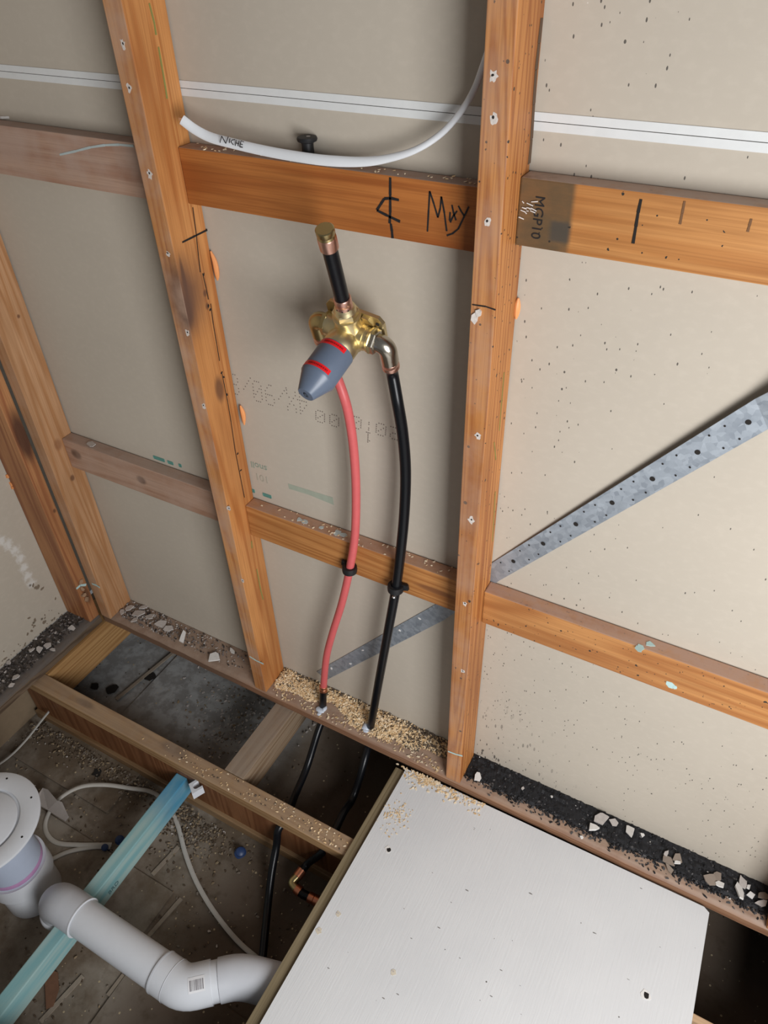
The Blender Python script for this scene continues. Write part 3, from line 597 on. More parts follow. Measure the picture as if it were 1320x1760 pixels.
# side elbows
for sx, mt in ((1, M_NICKEL), (-1, M_BRASSD)):
    el = None
    bm = BM()
    add_tube(bm, [L(sx*.050, 0, 0), L(sx*.056, 0, 0)] + [L(sx*(.056+.012*math.sin(a)), 0, -.012*(1-math.cos(a))) for a in [math.pi/12*k for k in range(1, 7)]] + [L(sx*.068, 0, -.022), L(sx*.068, 0, -.037)], .0150, 20)
    el = link('elbow', bm, mt, valve, smooth=40)
    bm = BM(); hexnut(bm, L(sx*.041, 0, 0), D(sx, 0, 0), .0205, .010); link('union_nut', bm, mt, el, smooth=30)
    bm = BM(); add_lathe(bm, [(.0135, .036), (.0148, .0375), (.0148, .0440), (.0142, .0452), (.0148, .0465), (.0148, .0525), (.0125, .054)], L(sx*.068, 0, 0), D(0, 0, -1), 20)
    cr = link('crimp_ring', bm, M_COPPER, el, smooth=30)
# supply pipes
rp = [L(-.068, 0, -.050), L(-.068, 0, -.075)] + [(0.4418,-0.052,1.007),(0.451,-0.048,0.9472),(0.4548,-0.046,0.8658),(0.4533,-0.046,0.7746),(0.4455,-0.048,0.6662),(0.4276,-0.05,0.5634),(0.4016,-0.052,0.4489),(0.3653,-0.053,0.321),(0.3407,-0.054,0.2211),(0.3217,-0.056,0.094)]
rp = spline(rp, 8)
hot = tag(empty('supply_pipe', (.3119, -.057, 0)), 'red supply pipe curving down behind the grey cap from the valve to the plate', 'pipe')
bm = BM(); add_tube(bm, rp, .0088, 16); link('pipe_wall', bm, M_PIPER, hot, smooth=40)
e = rp[-1]; bm = BM(); add_lathe(bm, [(.009, -.004), (.0105, -.003), (.0105, .003), (.0095, .004), (.0108, .006), (.0108, .010), (.0098, .011), (.0108, .013), (.0108, .017), (.009, .018)], e, (V((.3119, -.057, .0))-e), 20); link('crimp_ring', bm, M_COPPERR, hot, smooth=30)
bp_ = [L(.068, 0, -.050), L(.068, 0, -.075)] + [(0.5505,-0.05,1.014),(0.5578,-0.046,0.9491),(0.5624,-0.045,0.8674),(0.5602,-0.047,0.7714),(0.5526,-0.049,0.6718),(0.5414,-0.051,0.5643),(0.5205,-0.052,0.4229),(0.4963,-0.052,0.265),(0.4737,-0.053,0.1135),(0.4574,-0.053,0.0065)]
cold = tag(empty('supply_pipe', (.4554, -.053, 0)), 'black supply pipe running from the nickel elbow of the valve down to the plate', 'pipe')
bm = BM(); add_tube(bm, spline(bp_, 8), .0104, 16); link('pipe_wall', bm, M_PIPEB, cold, smooth=40)
# tails under the plate: they belong to the same pipes
t1 = [rp[-1], V((.3119, -.057, .001)), V((.3119, -.057, -.036))] + [(0.314,-0.1,-0.0689),(0.3194,-0.17,-0.1296),(0.3349,-0.25,-0.134)] + [V((.365, -.318, -.092)), V((.362, -.337, -.103)), V((.3583, -.356, -.112))] + [(0.3632,-0.3782,-0.15),(0.3777,-0.426,-0.185),(0.4007,-0.4791,-0.213),(0.4317,-0.5355,-0.218),(0.4608,-0.5888,-0.224),(0.4896,-0.6403,-0.226)]
bm = BM(); add_tube(bm, spline(t1, 6), .0098, 14); link('lower_tail', bm, M_PIPEB, hot, smooth=40); hot.children[-1]['label'] = 'black pipe tail below the plate'
t2 = [V((.4554, -.053, .002)), V((.4554, -.053, -.036))] + [(0.4694,-0.11,-0.0594),(0.4729,-0.18,-0.1292),(0.4782,-0.24,-0.1145)] + [V((.4905, -.318, -.100)), V((.487, -.337, -.108)), V((.479, -.352, -.124))] + [(0.4515,-0.3694,-0.165),(0.4457,-0.3931,-0.172)]
bm = BM(); add_tube(bm, spline(t2, 6), .0098, 14); link('lower_tail', bm, M_PIPEB, cold, smooth=40)
E = [(0.4459,-0.3882,-0.172),(0.4426,-0.4072,-0.176),(0.4389,-0.4229,-0.18),(0.4536,-0.4298,-0.182),(0.476,-0.4329,-0.183),(0.4963,-0.4308,-0.184),(0.5374,-0.4277,-0.186),(0.5993,-0.4227,-0.19)]
bm = BM(); add_tube(bm, [E[0], E[1]], .0125, 16); link('crimp_ring', bm, M_COPPERR, cold, smooth=30)
bm = BM(); add_tube(bm, spline([E[1], E[2], E[3]], 5), .0115, 14); link('elbow', bm, M_BRASSD, cold, smooth=40)
bm = BM(); add_tube(bm, [E[3], V(E[3]).lerp(V(E[4]), .65)], .0125, 16); link('crimp_ring', bm, M_COPPERR, cold, smooth=30)
bm = BM(); add_tube(bm, [V(E[3]).lerp(V(E[4]), .6), E[4], E[5]], .0108, 14); link('pipe_wall', bm, M_PIPEB, cold, smooth=40)
bm = BM(); add_lathe(bm, [(.0115, -.006), (.0128, -.005), (.0128, .008), (.0118, .009), (.0128, .010), (.0128, .026), (.0115, .027), (.0115, .09)], E[5], V(E[6])-V(E[5]), 16); link('crimp_ring', bm, M_COPPERR, cold, smooth=30)
# pipe clips
M_RUB = plain('black_rubber', (.012, .012, .013), .5); M_ZINC = brass('zinc', (.75, .77, .8), .35)
def pipe_clip(p, r, sgn, label):
    o = tag(empty('pipe_clip', p), label, 'clip', 'pipe clips on the nogging'); p = V(p); bm = BM()
    add_lathe(bm, [(r, -.008), (r+.0065, -.0075), (r+.0075, 0), (r+.0065, .0075), (r, .008)], p, (0, .05, 1), 22, cap=False); add_lathe(bm, [(r, -.008), (r, .008)], p, (0, .05, 1), 22, cap=False)
    link('band', bm, M_RUB, o, smooth=40)
    bm = BM(); s = sgn; add_prism(bm, [p+V((s*(r*.6), .003, -.009)), p+V((s*(r+.016), .006, -.003)), p+V((s*(r+.014), .006, .010)), p+V((s*(r*.6), .003, .009))], (0, 1, 0), .006); link('ear', bm, M_RUB, o)
    bm = BM(); add_box(bm, p+V((-.007, r*.8, -.009)), p+V((.007, -.035-p.y-.0003, .009)), .001); link('base', bm, M_RUB, o)
    q = p + V((-.4*s*.02+s*(r+.010), -.002, -.009)) if s < 0 else p+V((.004, -r-.006, -.012)); bm = BM(); add_lathe(bm, [(.0012, -.004), (.0036, -.003), (.0036, .001), (.002, .003)], q, (0, -1, -.2), 10); link('clip_screw', bm, M_ZINC, o, smooth=30)
pipe_clip([(0.4276,-0.05,0.5634)][0], .0092, -1, 'black rubber-lined clip round the red pipe on the nogging')
pipe_clip([(0.5399,-0.051,0.5602)][0], .0102, 1, 'black rubber-lined clip round the black pipe on the nogging')
# silicone at the pipe feet
M_SIL = plain('pale_silicone', (.55, .60, .68), .35, var=.1)
def blob(name, pts, label, cat):
    bm = BM()
    for p, s in pts:
        r = bmesh.ops.create_icosphere(bm, subdivisions=2, radius=1)
        for v in r['verts']:
            k = 1 + .25*noise.noise(v.co*1.5 + V(p)*40); v.co = V((v.co.x*s[0]*k, v.co.y*s[1]*k, v.co.z*s[2]*k)) + V(p)
    return tag(link(name, bm, M_SIL, smooth=True), label, cat)
p = V((.3119, -.060, 0)); blob('silicone_blob', [(p+V((0, -.010, .003)), (.013, .009, .0045)), (p+V((.003, -.019, .001)), (.006, .008, .003)), (p+V((.009, -.002, .004)), (.006, .010, .006))], 'pale silicone sealant dripping round the foot of the red pipe', 'sealant')
p = V((.4554, -.055, 0)); blob('silicone_blob', [(p+V((-.008, -.004, .003)), (.011, .011, .006)), (p+V((-.004, -.013, .002)), (.009, .006, .0035))], 'pale silicone sealant at the foot of the black pipe', 'sealant')

# white flat cable with handwriting, black plug on the nogging
M_CABLE = plain('white_cable', (.74, .76, .78), .4, var=.04); M_CABLEG = plain('dusty_cable', (.47, .45, .41), .6, var=.1)
wc = [(0.1829,-0.05,1.416),(0.2009,-0.045,1.403),(0.2262,-0.041,1.393),(0.267,-0.04,1.388),(0.3193,-0.038,1.383),(0.3703,-0.036,1.38),(0.43,-0.034,1.379),(0.4865,-0.03,1.382),(0.5281,-0.028,1.39),(0.5736,-0.028,1.406),(0.6113,-0.026,1.43),(0.6375,-0.022,1.459),(0.6515,-0.02,1.482),(0.6596,-0.018,1.504),(0.6697,-0.016,1.535)]
wcs = spline(wc, 6)
cable = tag(empty('flat_cable', wc[6]), 'white flat electrical cable marked by hand, hanging across above the red-brown nogging', 'cable')
bm = BM(); add_tube(bm, wcs, lambda t: (.0035, .0075 if t < .45 else .0075-.003*min(1, (t-.45)/.2)), 14, flat=(0, -1, .45)); link('sheath', bm, M_CABLE, cable, smooth=40)
bm = BM(); add_box(bm, V(wc[0])+V((-.004, -.003, -.002)), V(wc[0])+V((.001, .002, .003))); link('core_end', bm, plain('copper_end', (.5, .25, .12), .5), cable)
def ycab(px, py): return PYC
nc = lambda k: [V(v)+V((0, -.0006, .0004)) for v in k]
marks(cable, 'handwriting', [nc(k) for k in (
    [(0.2481,-0.0458,1.388),(0.2536,-0.0458,1.398),(0.2591,-0.0455,1.388),(0.2656,-0.0455,1.398)], [(0.2681,-0.045,1.396),(0.2655,-0.045,1.389)],
    [(0.2777,-0.0448,1.395),(0.2719,-0.0448,1.394),(0.269,-0.0448,1.391),(0.2727,-0.0446,1.387)], [(0.2796,-0.0446,1.395),(0.2758,-0.0446,1.386)], [(0.2848,-0.0444,1.394),(0.281,-0.0444,1.386)], [(0.2776,-0.0445,1.39),(0.2829,-0.0444,1.39)],
    [(0.2931,-0.044,1.393),(0.2877,-0.044,1.394),(0.2839,-0.044,1.385),(0.2892,-0.0438,1.385)], [(0.2858,-0.044,1.389),(0.29,-0.0439,1.389)])], (0, -.9, .43), .0012, M_BLACK, .0006, label='handwritten word NICHE')
bm = BM(); b0 = V((.386, -.013, 1.3706)); add_lathe(bm, [(.0105, 0), (.0095, .004), (.0088, .020), (.0095, .024), (.0145, .026), (.0155, .029), (.0145, .0315), (.010, .0325), (.002, .032)], b0, (0, 0, 1), 22)
plug = tag(link('rubber_plug', bm, M_RUB, smooth=35), 'black flanged rubber plug standing on the red-brown nogging behind the cable', 'plug')
bm = BM(); add_disc(bm, b0+V((.002, 0, .0322)), (0, 0, 1), .003, .0005, 0, 7, .3); link('dust_fleck', bm, M_GREYCHIP, plug)

# ================================================================ DRAIN
M_PVC = plain('white_pvc', (.60, .62, .65), .32, spec=.45, var=.03); M_PVCD = plain('grey_white_pvc', (.50, .515, .545), .35, var=.03)
dr = tag(empty('drain_pipe', (.2, -.742, -.12)), 'white PVC drain pipe with elbows passing over the blue batten', 'pipe')
PZc = -.0785; PYc = -.742; R = .0405
bm = BM(); add_tube(bm, [(.045, PYc, PZc), (.352, PYc, PZc)], R, 32); link('pipe_wall', bm, M_PVC, dr, smooth=40)
bm = BM(); pts = [(.002, PYc, PZc-.105), (.002, PYc, PZc-.055)] + [(.002+.055*(1-math.cos(a)), PYc, PZc-.055+.055*math.sin(a)) for a in [math.pi/16*k for k in range(1, 9)]] + [(.098, PYc, PZc)]
add_tube(bm, pts, .0435, 32); e1 = link('elbow', bm, M_PVCD, dr, smooth=40)
bm = BM(); add_lathe(bm, [(.0435, 0), (.0475, .004), (.049, .010), (.0475, .016), (.0435, .02)], (.002, PYc, PZc-.075), (0, 0, 1), 32, cap=False); link('socket_rim', bm, M_PVC, e1, smooth=40)
bm = BM(); add_lathe(bm, [(.0405, 0), (.0442, .0005), (.0445, .003), (.0405, .0035)], (.096, PYc, PZc), (1, 0, 0), 32, cap=False); link('socket_rim', bm, M_PVC, e1, smooth=30)
dd = V((.75, .66, -.05)).normalized(); c1 = V((.395, PYc, PZc))
bm = BM(); pts = [(.330, PYc, PZc), (.372, PYc, PZc)] + [tuple(V((.372, PYc, PZc)).lerp(c1, t).lerp(c1.lerp(c1+dd*.024, t), t)) for t in (.2, .4, .6, .8, 1)] + [tuple(c1+dd*.056)]
add_tube(bm, pts, .0435, 32); e2 = link('elbow', bm, M_PVC, dr, smooth=40)
bm = BM(); add_lathe(bm, [(.0405, 0), (.0440, .0005), (.0445, .003), (.0435, .006)], (.328, PYc, PZc), (1, 0, 0), 32, cap=False); link('socket_rim', bm, M_PVCD, e2, smooth=30)
bm = BM(); add_lathe(bm, [(.0442, 0), (.0446, .0008), (.0442, .0016)], (.364, PYc, PZc), (1, 0, 0), 32, cap=False); link('socket_rim', bm, M_PVC, e2, smooth=30)
bm = BM(); add_tube(bm, [tuple(c1+dd*.050), tuple(c1+dd*.105)], R, 32); link('pipe_wall', bm, M_PVC, dr, smooth=40)
c2 = c1+dd*.070; d3 = V((.95, .30, -.12)).normalized()
bm = BM(); pts = [tuple(c1+dd*.072), tuple(c2+dd*.020)] + [tuple((c2+dd*.020).lerp(c2+dd*.045, t).lerp((c2+dd*.045).lerp(c2+dd*.045+d3*.03, t), t)) for t in (.25, .5, .75, 1)] + [tuple(c2+dd*.045+d3*.22)]
add_tube(bm, pts, .0435, 32); link('elbow', bm, M_PVCD, dr, smooth=40)
# barcode sticker on the elbow
def on_pipe(c, d, s, ang, r):
    u = V((0, 0, 1)); u = (u - d*u.dot(d)).normalized(); w = d.cross(u); return c + d*s + (u*math.cos(ang) + w*math.sin(ang))*r
bm = BM(); cb = c1 + dd*.012
def patch(s0, s1, a0, a1, r, mi, n=6):
    for k in range(n):
        x, y = a0+(a1-a0)*k/n, a0+(a1-a0)*(k+1)/n
        bm.faces.new([bm.verts.new(on_pipe(cb, dd, s, a, r)) for s, a in ((s0, x), (s1, x), (s1, y), (s0, y))]).material_index = mi
patch(0, .034, -.05, .62, .0439, 0)
s = .003
while s < .030:
    w = random.choice((.0007, .0012, .002)); patch(s, s+w, .08, .52, .0441, 1, 4); s += w + random.choice((.0008, .0013))
link('barcode_label', bm, [plain('label_paper', (.66, .66, .67), .5), plain('bar_ink', (.16, .15, .16), .6)], dr, smooth='raw')
# floor waste riser with flange
FC = V((-.182, -.728, .066))
fw = tag(empty('floor_waste', (FC.x, FC.y, -.25)), 'white flanged waste riser with a purple primer ring at lower left', 'waste')
bm = BM(); add_lathe(bm, [(.100, -.004), (.1275, -.004), (.1295, -.002), (.1295, .002), (.127, .004), (.092, .004), (.086, .0025), (.083, -.006), (.066, -.010), (.0, -.010)], FC, (0, 0, 1), 56); fg = link('flange', bm, M_PVC, fw, smooth=40)
bm = BM(); add_lathe(bm, [(.079, -.006), (.079, .0005), (.076, .0025), (.0, .0035)], FC, (0, 0, 1), 48, cap=False); link('inner_disc', bm, M_PVC, fw, smooth=40)
for a in (12, 62, -35, 110): bm = BM(); add_disc(bm, FC+V((math.cos(math.radians(a))*.113, math.sin(math.radians(a))*.113, .0042)), (0, 0, 1), .0026, .0003, 0, 10); link('screw_hole', bm, M_HOLE, fg)
RC = V((FC.x+.030, FC.y, 0))
bm = BM(); add_lathe(bm, [(.066, -.10), (.066, .058), (.064, .060)], RC, (0, 0, 1), 48); link('riser', bm, plain('blue_grey_pvc', (.40, .45, .55), .35, var=.04), fw, smooth=40)
bm = BM(); add_lathe(bm, [(.0663, 0), (.0668, .001), (.0668, .014), (.0663, .015)], RC+V((0, 0, -.091)), (0, 0, 1), 48, cap=False); link('primer_ring', bm, plain('purple_primer', (.42, .23, .40), .4), fw, smooth=40)
bm = BM(); add_lathe(bm, [(.070, -.094), (.0735, -.092), (.0735, -.150), (.066, -.155), (.066, -.248)], RC, (0, 0, 1), 48); link('socket', bm, M_PVC, fw, smooth=40)

# ================================================================ CABLES AND SMALL THINGS BELOW
def flat_cable(pts, label, mat=M_CABLEG, w=.006):
    bm = BM(); add_tube(bm, spline(pts, 7), (w*.55, w), 10, flat=(0, 0, 1)); return tag(link('flat_cable', bm, mat, smooth=40), label, 'cable')
flat_cable([(-0.4809,-0.3556,-0.17),(-0.4919,-0.3847,-0.19),(-0.502,-0.4341,-0.215),(-0.5156,-0.4904,-0.235),(-0.5324,-0.5406,-0.24),(-0.5757,-0.6071,-0.243)], 'thin white cable end poking out left, below the rotten plate', w=.0042)
flat_cable([(0.571,-0.5898,-0.2455),(0.4899,-0.59,-0.2455),(0.4369,-0.5863,-0.2455),(0.3851,-0.5806,-0.243),(0.328,-0.5672,-0.239),(0.2612,-0.5447,-0.239),(0.1927,-0.5138,-0.239),(0.1253,-0.4732,-0.24),(0.0615,-0.4267,-0.24),(-0.0002,-0.3938,-0.24),(-0.0648,-0.3864,-0.235),(-0.1229,-0.4077,-0.228),(-0.1908,-0.4369,-0.22),(-0.2465,-0.471,-0.222),(-0.2771,-0.5137,-0.23),(-0.2807,-0.5544,-0.236),(-0.2642,-0.5909,-0.239),(-0.2329,-0.6109,-0.239),(-0.1905,-0.6135,-0.239),(-0.1379,-0.5914,-0.238),(-0.0817,-0.5627,-0.236),(-0.0584,-0.5503,-0.236)], 'long pale flat cable looping on the dusty boards under the blue batten')
flat_cable([(-0.0578,-0.5559,-0.238),(-0.0995,-0.5775,-0.239),(-0.1461,-0.6146,-0.239),(-0.1715,-0.6506,-0.239),(-0.1945,-0.6845,-0.24),(-0.2196,-0.7238,-0.242)], 'short pale flat cable running from the blue cap behind the waste riser')
M_BLUE = plain('blue_plastic', (.02, .045, .13), .4)
def blue_cap(p, label, s=1.):
    bm = BM(); add_lathe(bm, [(.012*s, 0), (.013*s, .003), (.009*s, .006), (.0085*s, .018*s), (.0095*s, .022*s), (.006*s, .024*s)], p, (.35, -.2, 1), 14); return tag(link('cable_cap', bm, M_BLUE, smooth=40), label, 'cap')
blue_cap([(0.2511,-0.4032,-0.249)][0], 'dark blue plastic cap lying on the boards near the black pipe', 1.2)
blue_cap([(-0.0729,-0.5615,-0.249)][0], 'blue plastic cap at the cable end left of the blue batten', .95)
blue_cap([(-0.0558,-0.5275,-0.249)][0], 'blue plastic cap half hidden against the blue batten', .95)
bm = BM(); add_prism(bm, [(-0.3195,-0.5622,-0.21),(-0.3232,-0.5304,-0.205),(-0.3024,-0.5285,-0.2),(-0.2542,-0.5395,-0.2),(-0.2402,-0.5359,-0.2),(-0.2041,-0.5528,-0.215),(-0.2072,-0.5662,-0.22),(-0.2371,-0.5673,-0.22),(-0.2699,-0.5659,-0.22),(-0.3074,-0.5681,-0.218)], (.1, -.1, .98), .008)
tag(link('board_fragment', bm, plain('grey_fragment', (.30, .27, .25), .8, var=.15)), 'broken grey scrap of board leaning by the white flange', 'scrap')
bm = BM(); add_prism(bm, [(0.0362,-0.8631,-0.247),(0.0273,-0.8376,-0.247),(0.0457,-0.8333,-0.247),(0.0743,-0.8561,-0.247),(0.0898,-0.8874,-0.247),(0.0802,-0.8991,-0.247)], (0, 0, 1), .004)
tag(link('bark_scrap', bm, plain('brown_scrap', (.16, .08, .045), .9, var=.3)), 'curled brown scrap on the boards below the drain pipe', 'scrap')

# ---- loose matter nobody could count
def scatter(name, mats, n, pick, rng, label, cat, asp=1.7, tilt=1.2, th=.0008, weights=None, normal=(0, 0, 1), seg=5):
    bm = BM()
    for k in range(n):
        p, mi = pick(); add_flake(bm, p, normal, random.uniform(*rng), th, mi if weights is None else random.choices(range(len(mats)), weights)[0], tilt, asp, seg)
    return tag(link(name, bm, mats, smooth='raw'), label, cat, kind='stuff')
SAW = [plain('sawdust_light', (.80, .60, .36), .8), plain('sawdust_mid', (.66, .45, .23), .8), plain('sawdust_dark', (.12, .09, .065), .9), plain('sawdust_pale', (.86, .72, .52), .8)]
def sdepth(x): return .058 + .010*noise.noise(V((x*20, 0, 0))) - (.024*max(0, 1-abs(x-.33)/.065)) + (.012 if .40 < x < .52 else 0) - (.014 if x > .6 else 0)
def saw_pick():
    while True:
        x = random.uniform(.152, .688); y = -random.random()*.075 - .002
        depth = sdepth(x)
        if -y < depth: break
    h = .016*(1-(-y/depth))*(1+.4*noise.noise(V((x*30, y*30, 0)))) 
    dark = random.random() < (.10 + (.35 if x > .55 else 0) + (.3 if -y < .012 else 0))
    return V((x, y, .0005+random.random()*max(.0015, h))), (2 if dark else random.choice((0, 0, 1, 3)))
bm = BM()
# heap core so the pile is solid
nx, ny = 60, 6; g = [[bm.verts.new((.152+.536*i/nx, -.0025-(sdepth(.152+.536*i/nx)*.72)*j/ny, .0003+max(0, .009*(1-j/ny))*(1+.5*noise.noise(V((i*.4, j*.7, 2)))))) for j in range(ny+1)] for i in range(nx+1)]
for i in range(nx):
    for j in range(ny): bm.faces.new((g[i][j], g[i+1][j], g[i+1][j+1], g[i][j+1])).material_index = 1
for k in range(7500):
    p, mi = saw_pick(); add_flake(bm, p, (0, 0, 1), random.uniform(.0012, .0036), .0008, mi, 1.3, 1.7, 5)
for k in range(160):
    x = random.uniform(.16, .68); p = V((x, -random.uniform(.06, .088), .0006)); add_flake(bm, p, (0, 0, 1), random.uniform(.001, .0025), .0006, random.choice((0, 1, 3)), .5, 2, 5)
tag(link('sawdust', bm, SAW, smooth='raw'), 'heap of yellow sawdust on the bottom plate behind the pipes', 'sawdust', kind='stuff')
def sheet_saw():
    x = random.choice((random.uniform(.585, .80), random.gauss(.64, .03))); return (V((x, -.100-abs(random.gauss(0, .014)), -.0195)), random.choice((0, 1, 3)))
scatter('sawdust', SAW, 330, sheet_saw, (.001, .003), 'sawdust sprinkled along the top edge of the white board', 'sawdust', tilt=.4)
def patch_saw(): return (V((.625+random.gauss(0, .017), -.222+random.gauss(0, .02), -.0197)), random.choice((0, 1, 3)))
scatter('sawdust', SAW, 110, patch_saw, (.0008, .002), 'small sprinkle of sawdust on the white board near the upper screw hole', 'sawdust', tilt=.3)
def joist_saw():
    x = random.triangular(-.1, .58, .48); return (V((x, random.uniform(-.356, -.318), -.0368)), random.choice((0, 1, 3, 2)))
scatter('sawdust', SAW, 170, joist_saw, (.0008, .0024), 'sawdust flecks along the top of the weathered joist', 'sawdust', tilt=.5)
for z, lab in ((1.3710, 'sawdust flecks on top of the red-brown nogging'), (.6252, 'sawdust flecks on top of the nogging with the pipe clips')):
    scatter('sawdust', SAW, 50, lambda: (V((random.uniform(.152, .685), random.uniform(-.033, -.004), z)), random.choice((0, 3, 3))), (.0008, .0022), lab, 'sawdust', tilt=.4)
GR = [plain('black_grit', (.012, .012, .014), .7), plain('grit_grey', (.09, .085, .085), .8), M_PLASTER]
bm = BM(); nx, ny = 170, 8
def gd(x): return .060 + .012*noise.noise(V((x*8, 1, 0))) + .006*noise.noise(V((x*45, 2, 0)))
g = [[bm.verts.new((.730+.97*i/nx, -.0015-gd(.730+.97*i/nx)*j/ny, -.0002 + (0 if j == ny else .0075*(1-.6*j/ny)*(1+.7*noise.noise(V((i*.55, j*.8, 2))))))) for j in range(ny+1)] for i in range(nx+1)]
for i in range(nx):
    for j in range(ny): bm.faces.new((g[i][j], g[i+1][j], g[i+1][j+1], g[i][j+1]))
for k in range(2600):
    x = random.uniform(.73, 1.7); f = random.random(); y = -.002-gd(x)*f*1.12; mi = random.choices((0, 1, 2), (.86, .12, .012))[0]
    add_flake(bm, V((x, y, .001+.006*max(0, 1-f)*random.random()+.001)), (0, 0, 1), random.uniform(.001, .0035) if mi < 2 else random.uniform(.0008, .002), .0012, mi, .9, 1.4, 5)
for k in range(420):
    x = random.uniform(.74, 1.7); y = -.060-abs(random.gauss(0, .011)); add_flake(bm, V((x, max(y, -.084), .0001)), (0, 0, 1), random.uniform(.0008, .003), .0005, random.choice((0, 1)), .2, 2, 5)
tag(link('black_grit', bm, GR, smooth='raw'), 'black grit and mould heaped on the right part of the bottom plate', 'grit', kind='stuff')
LD = [plain('dark_debris', (.05, .042, .038), .9), plain('grey_debris', (.19, .165, .155), .9), M_GREYCHIP]
def left_pick(): y = random.uniform(-1.0, -.13); return (V((random.uniform(-.574, -.500), y, .0005+random.random()*.005)), random.choices((0, 1, 2), (.7, .25, .05))[0])
scatter('plaster_debris', LD, 1900, left_pick, (.001, .004), 'dark plaster crumbs covering the left wall plate', 'debris', 1.3, .8, .0014)
def bay_pick():
    x = random.triangular(-.43, .105, -.40); return (V((x, random.uniform(-.068, -.004), .0005+random.random()*.003)), random.choices((0, 1, 2), (.3, .4, .3))[0])
scatter('plaster_debris', LD, 520, bay_pick, (.001, .0036), 'grey plaster crumbs on the plate in the left bay', 'debris', 1.3, .7, .001)
FDM = [plain('earth', (.10, .07, .045), .95), plain('straw_crumb', (.28, .21, .13), .9), plain('dust_lump', (.20, .165, .13), .95), M_GREYCHIP]
def floor_pick():
    r = random.random()
    if r < .35: x = random.uniform(-.55, 0.1); y = -.37-abs(random.gauss(0, .03))
    elif r < .6: x = random.gauss(.10, .07); y = -.375-abs(random.gauss(0, .06))
    else: x = random.uniform(-.55, .56); y = random.uniform(-1.1, -.37)
    return (V((x, y, -.2395+random.random()*.003 if r < .35 else -.2485)), random.choices((0, 1, 2, 3), (.42, .25, .3, .03))[0])
scatter('floor_crumbs', FDM, 1900, floor_pick, (.001, .0033), 'earth and straw crumbs strewn over the boards below the joists', 'debris', 1.6, .9, .002)
def void_pick(): return (V((random.gauss(.0, .10), random.gauss(-.06, .09), -.2435)), random.choices((1, 2, 3), (.1, .4, .5))[0])
scatter('floor_crumbs', FDM, 420, void_pick, (.0012, .0045), 'grey plaster crumbs on the board below the left bay', 'debris', 1.5, .7, .002)

# ---- chips that can be picked out
ORDN = 'first second third fourth fifth sixth seventh eighth ninth tenth eleventh twelfth thirteenth'.split()
def chip(p, r, label, group, mat, asp=1.4, th=.003, rot=0., tilt=.25):
    bm = BM(); rnd = random.random(); u = V((math.cos(rot), math.sin(rot), random.uniform(-tilt, tilt))); w = V((-math.sin(rot), math.cos(rot), random.uniform(-tilt, tilt)*.6)); n = random.choice((5, 6, 7)); pts = []
    for k in range(n):
        a = 2*math.pi*(k+random.uniform(-.38, .38))/n; rr = r*random.uniform(.6, 1.2); pts.append(V(p)+u*rr*asp*math.cos(a)+w*rr*math.sin(a))
    zmin = min(q.z for q in pts); pts = [q+V((0, 0, p[2]-zmin)) for q in pts]
    add_prism(bm, pts, u.cross(w).normalized(), th)
    return tag(link('plaster_chip', bm, mat), label, 'chip', group)
chip([(-0.1794,-0.0489,0.006)][0], .010, 'tall white plaster chip on the left bay plate, biggest of its bay', None, M_PLASTER, 2.1, .005, -1.0)
chip([(-0.0527,-0.0633,0.006)][0], .017, 'broad white plaster chip on the plate just left of the orange stud', None, M_PLASTER, 1.35, .004, .1)
chip([(-0.0169,-0.0232,0.006)][0], .008, 'narrow white plaster chip beside the broad one, against the orange stud', None, M_PLASTER, 2.2, .003, -.5)
for k, p in enumerate([(-0.4162,-0.0558,0.004,0.009),(-0.409,-0.0331,0.004,0.013),(-0.3591,-0.0608,0.004,0.01),(-0.368,-0.0361,0.004,0.016),(-0.3721,-0.0113,0.004,0.012),(-0.3245,-0.0323,0.004,0.014),(-0.2783,-0.0372,0.004,0.016),(-0.2423,-0.0417,0.004,0.012)]):
    chip(p[:3], p[3], 'grey flake of plaster among crumbs on the left bay plate, %s from the left' % ORDN[k], 'grey flakes on the left bay plate', M_GREYCHIP, 1.3, .003, random.uniform(0, 3))
for k, p in enumerate([(-0.5659,-0.3536,0.005,0.008),(-0.4959,-0.4043,0.005,0.007),(-0.5056,-0.38,0.005,0.01),(-0.545,-0.29,0.005,0.007),(-0.5251,-0.2796,0.005,0.01),(-0.516,-0.2553,0.005,0.011),(-0.4917,-0.2598,0.005,0.007),(-0.5031,-0.1729,0.005,0.009)]):
    chip(p[:3], p[3], 'small grey plaster chip on the dark left wall plate, %s from the left' % ORDN[k], 'grey chips on the left wall plate', M_GREYCHIP, 1.3, .003, random.uniform(0, 3))
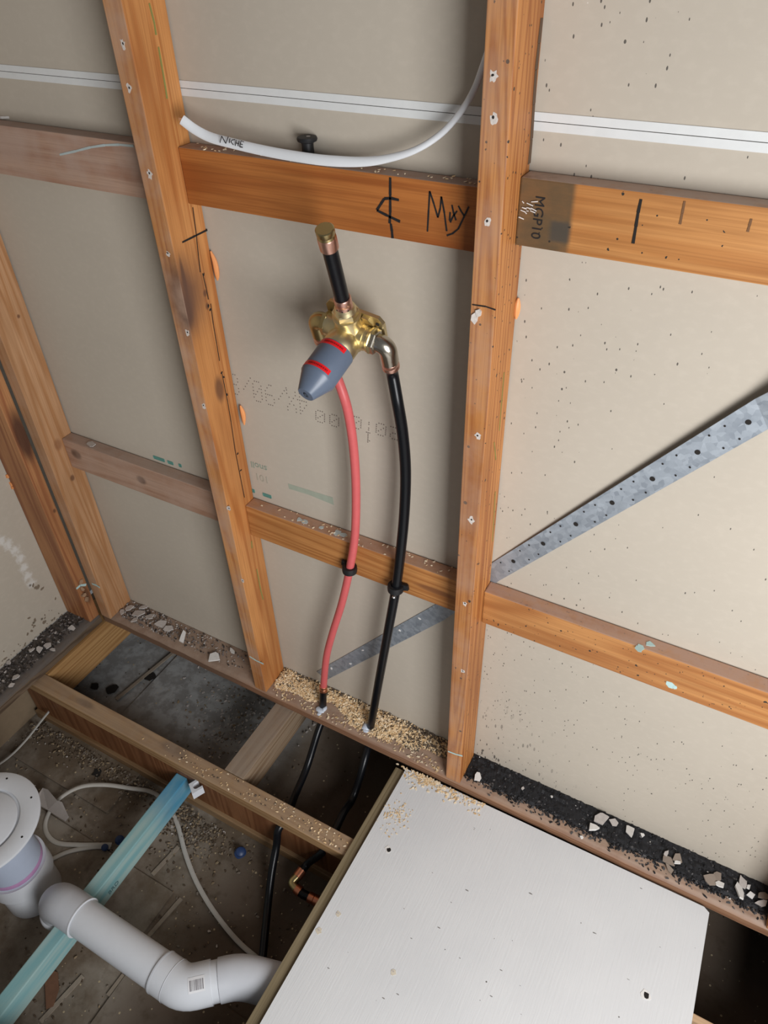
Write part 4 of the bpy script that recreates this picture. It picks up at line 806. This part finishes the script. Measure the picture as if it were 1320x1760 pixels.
chip([(1.363,-0.048,0.009)][0], .011, 'long white and grey plaster chip in black grit at far right, largest there', None, M_PLASTER, 2.2, .005, -1.1)
chip([(1.047,-0.0531,0.008)][0], .011, 'bright white plaster chip in black grit right below the wall, middle of the plate', None, M_PLASTER, 1.1, .005, .4)
chip([(0.7612,-0.0602,0.008)][0], .009, 'white plaster chip in black grit next to the foot of the right stud', None, M_PLASTER, 1.5, .004, -1.2)
chip([(1.056,-0.0217,0.008)][0], .015, 'grey plaster chip in black grit touching the wall board', None, M_GREYCHIP, 1.3, .005, .2)
for k, p in enumerate([(0.8693,-0.036,0.008,0.004),(0.9379,-0.0234,0.008,0.003),(1.031,-0.0863,0.008,0.004),(1.087,-0.0177,0.008,0.01),(1.124,-0.0214,0.008,0.012),(1.151,-0.0166,0.008,0.005),(1.208,-0.0345,0.008,0.006),(1.234,-0.0427,0.008,0.005),(1.324,-0.049,0.008,0.008),(1.366,-0.0197,0.008,0.011),(1.379,-0.0267,0.008,0.006),(1.386,-0.0403,0.008,0.007),(1.408,-0.0463,0.008,0.008)]):
    chip(p[:3], p[3], 'small pale plaster chip bedded in black grit on the right plate, %s from the left' % ORDN[k], 'pale chips in the black grit', M_PLASTER if k % 3 else M_GREYCHIP, 1.4, .003, random.uniform(0, 3))
for k, p in enumerate([(1.215,-0.0479,0.007,0.011),(1.221,-0.0635,0.007,0.009),(1.234,-0.035,0.007,0.012),(1.304,-0.0463,0.007,0.013),(1.316,-0.0328,0.007,0.01),(1.409,-0.0294,0.007,0.01)]):
    chip(p[:3], p[3], 'brownish grey plaster flake in black grit on the right plate, %s from the left' % ORDN[k], 'brown-grey flakes in the black grit', plain('brown_flake', (.26, .21, .17), .9), 1.3, .003, random.uniform(0, 3))
chip([(-0.3027,0.0035,1.369)][0], .009, 'white plaster crumb on top of the dusty upper left nogging', None, M_PLASTER, 1.8, .004, .2)
chip([(-0.3397,-0.0223,0.63)][0], .010, 'flat white plaster chip on top of the knotty lower left nogging', None, M_GREYCHIP, 1.8, .002, -.4)
for o in COL.objects:
    if '_o' in o: del o['_o']
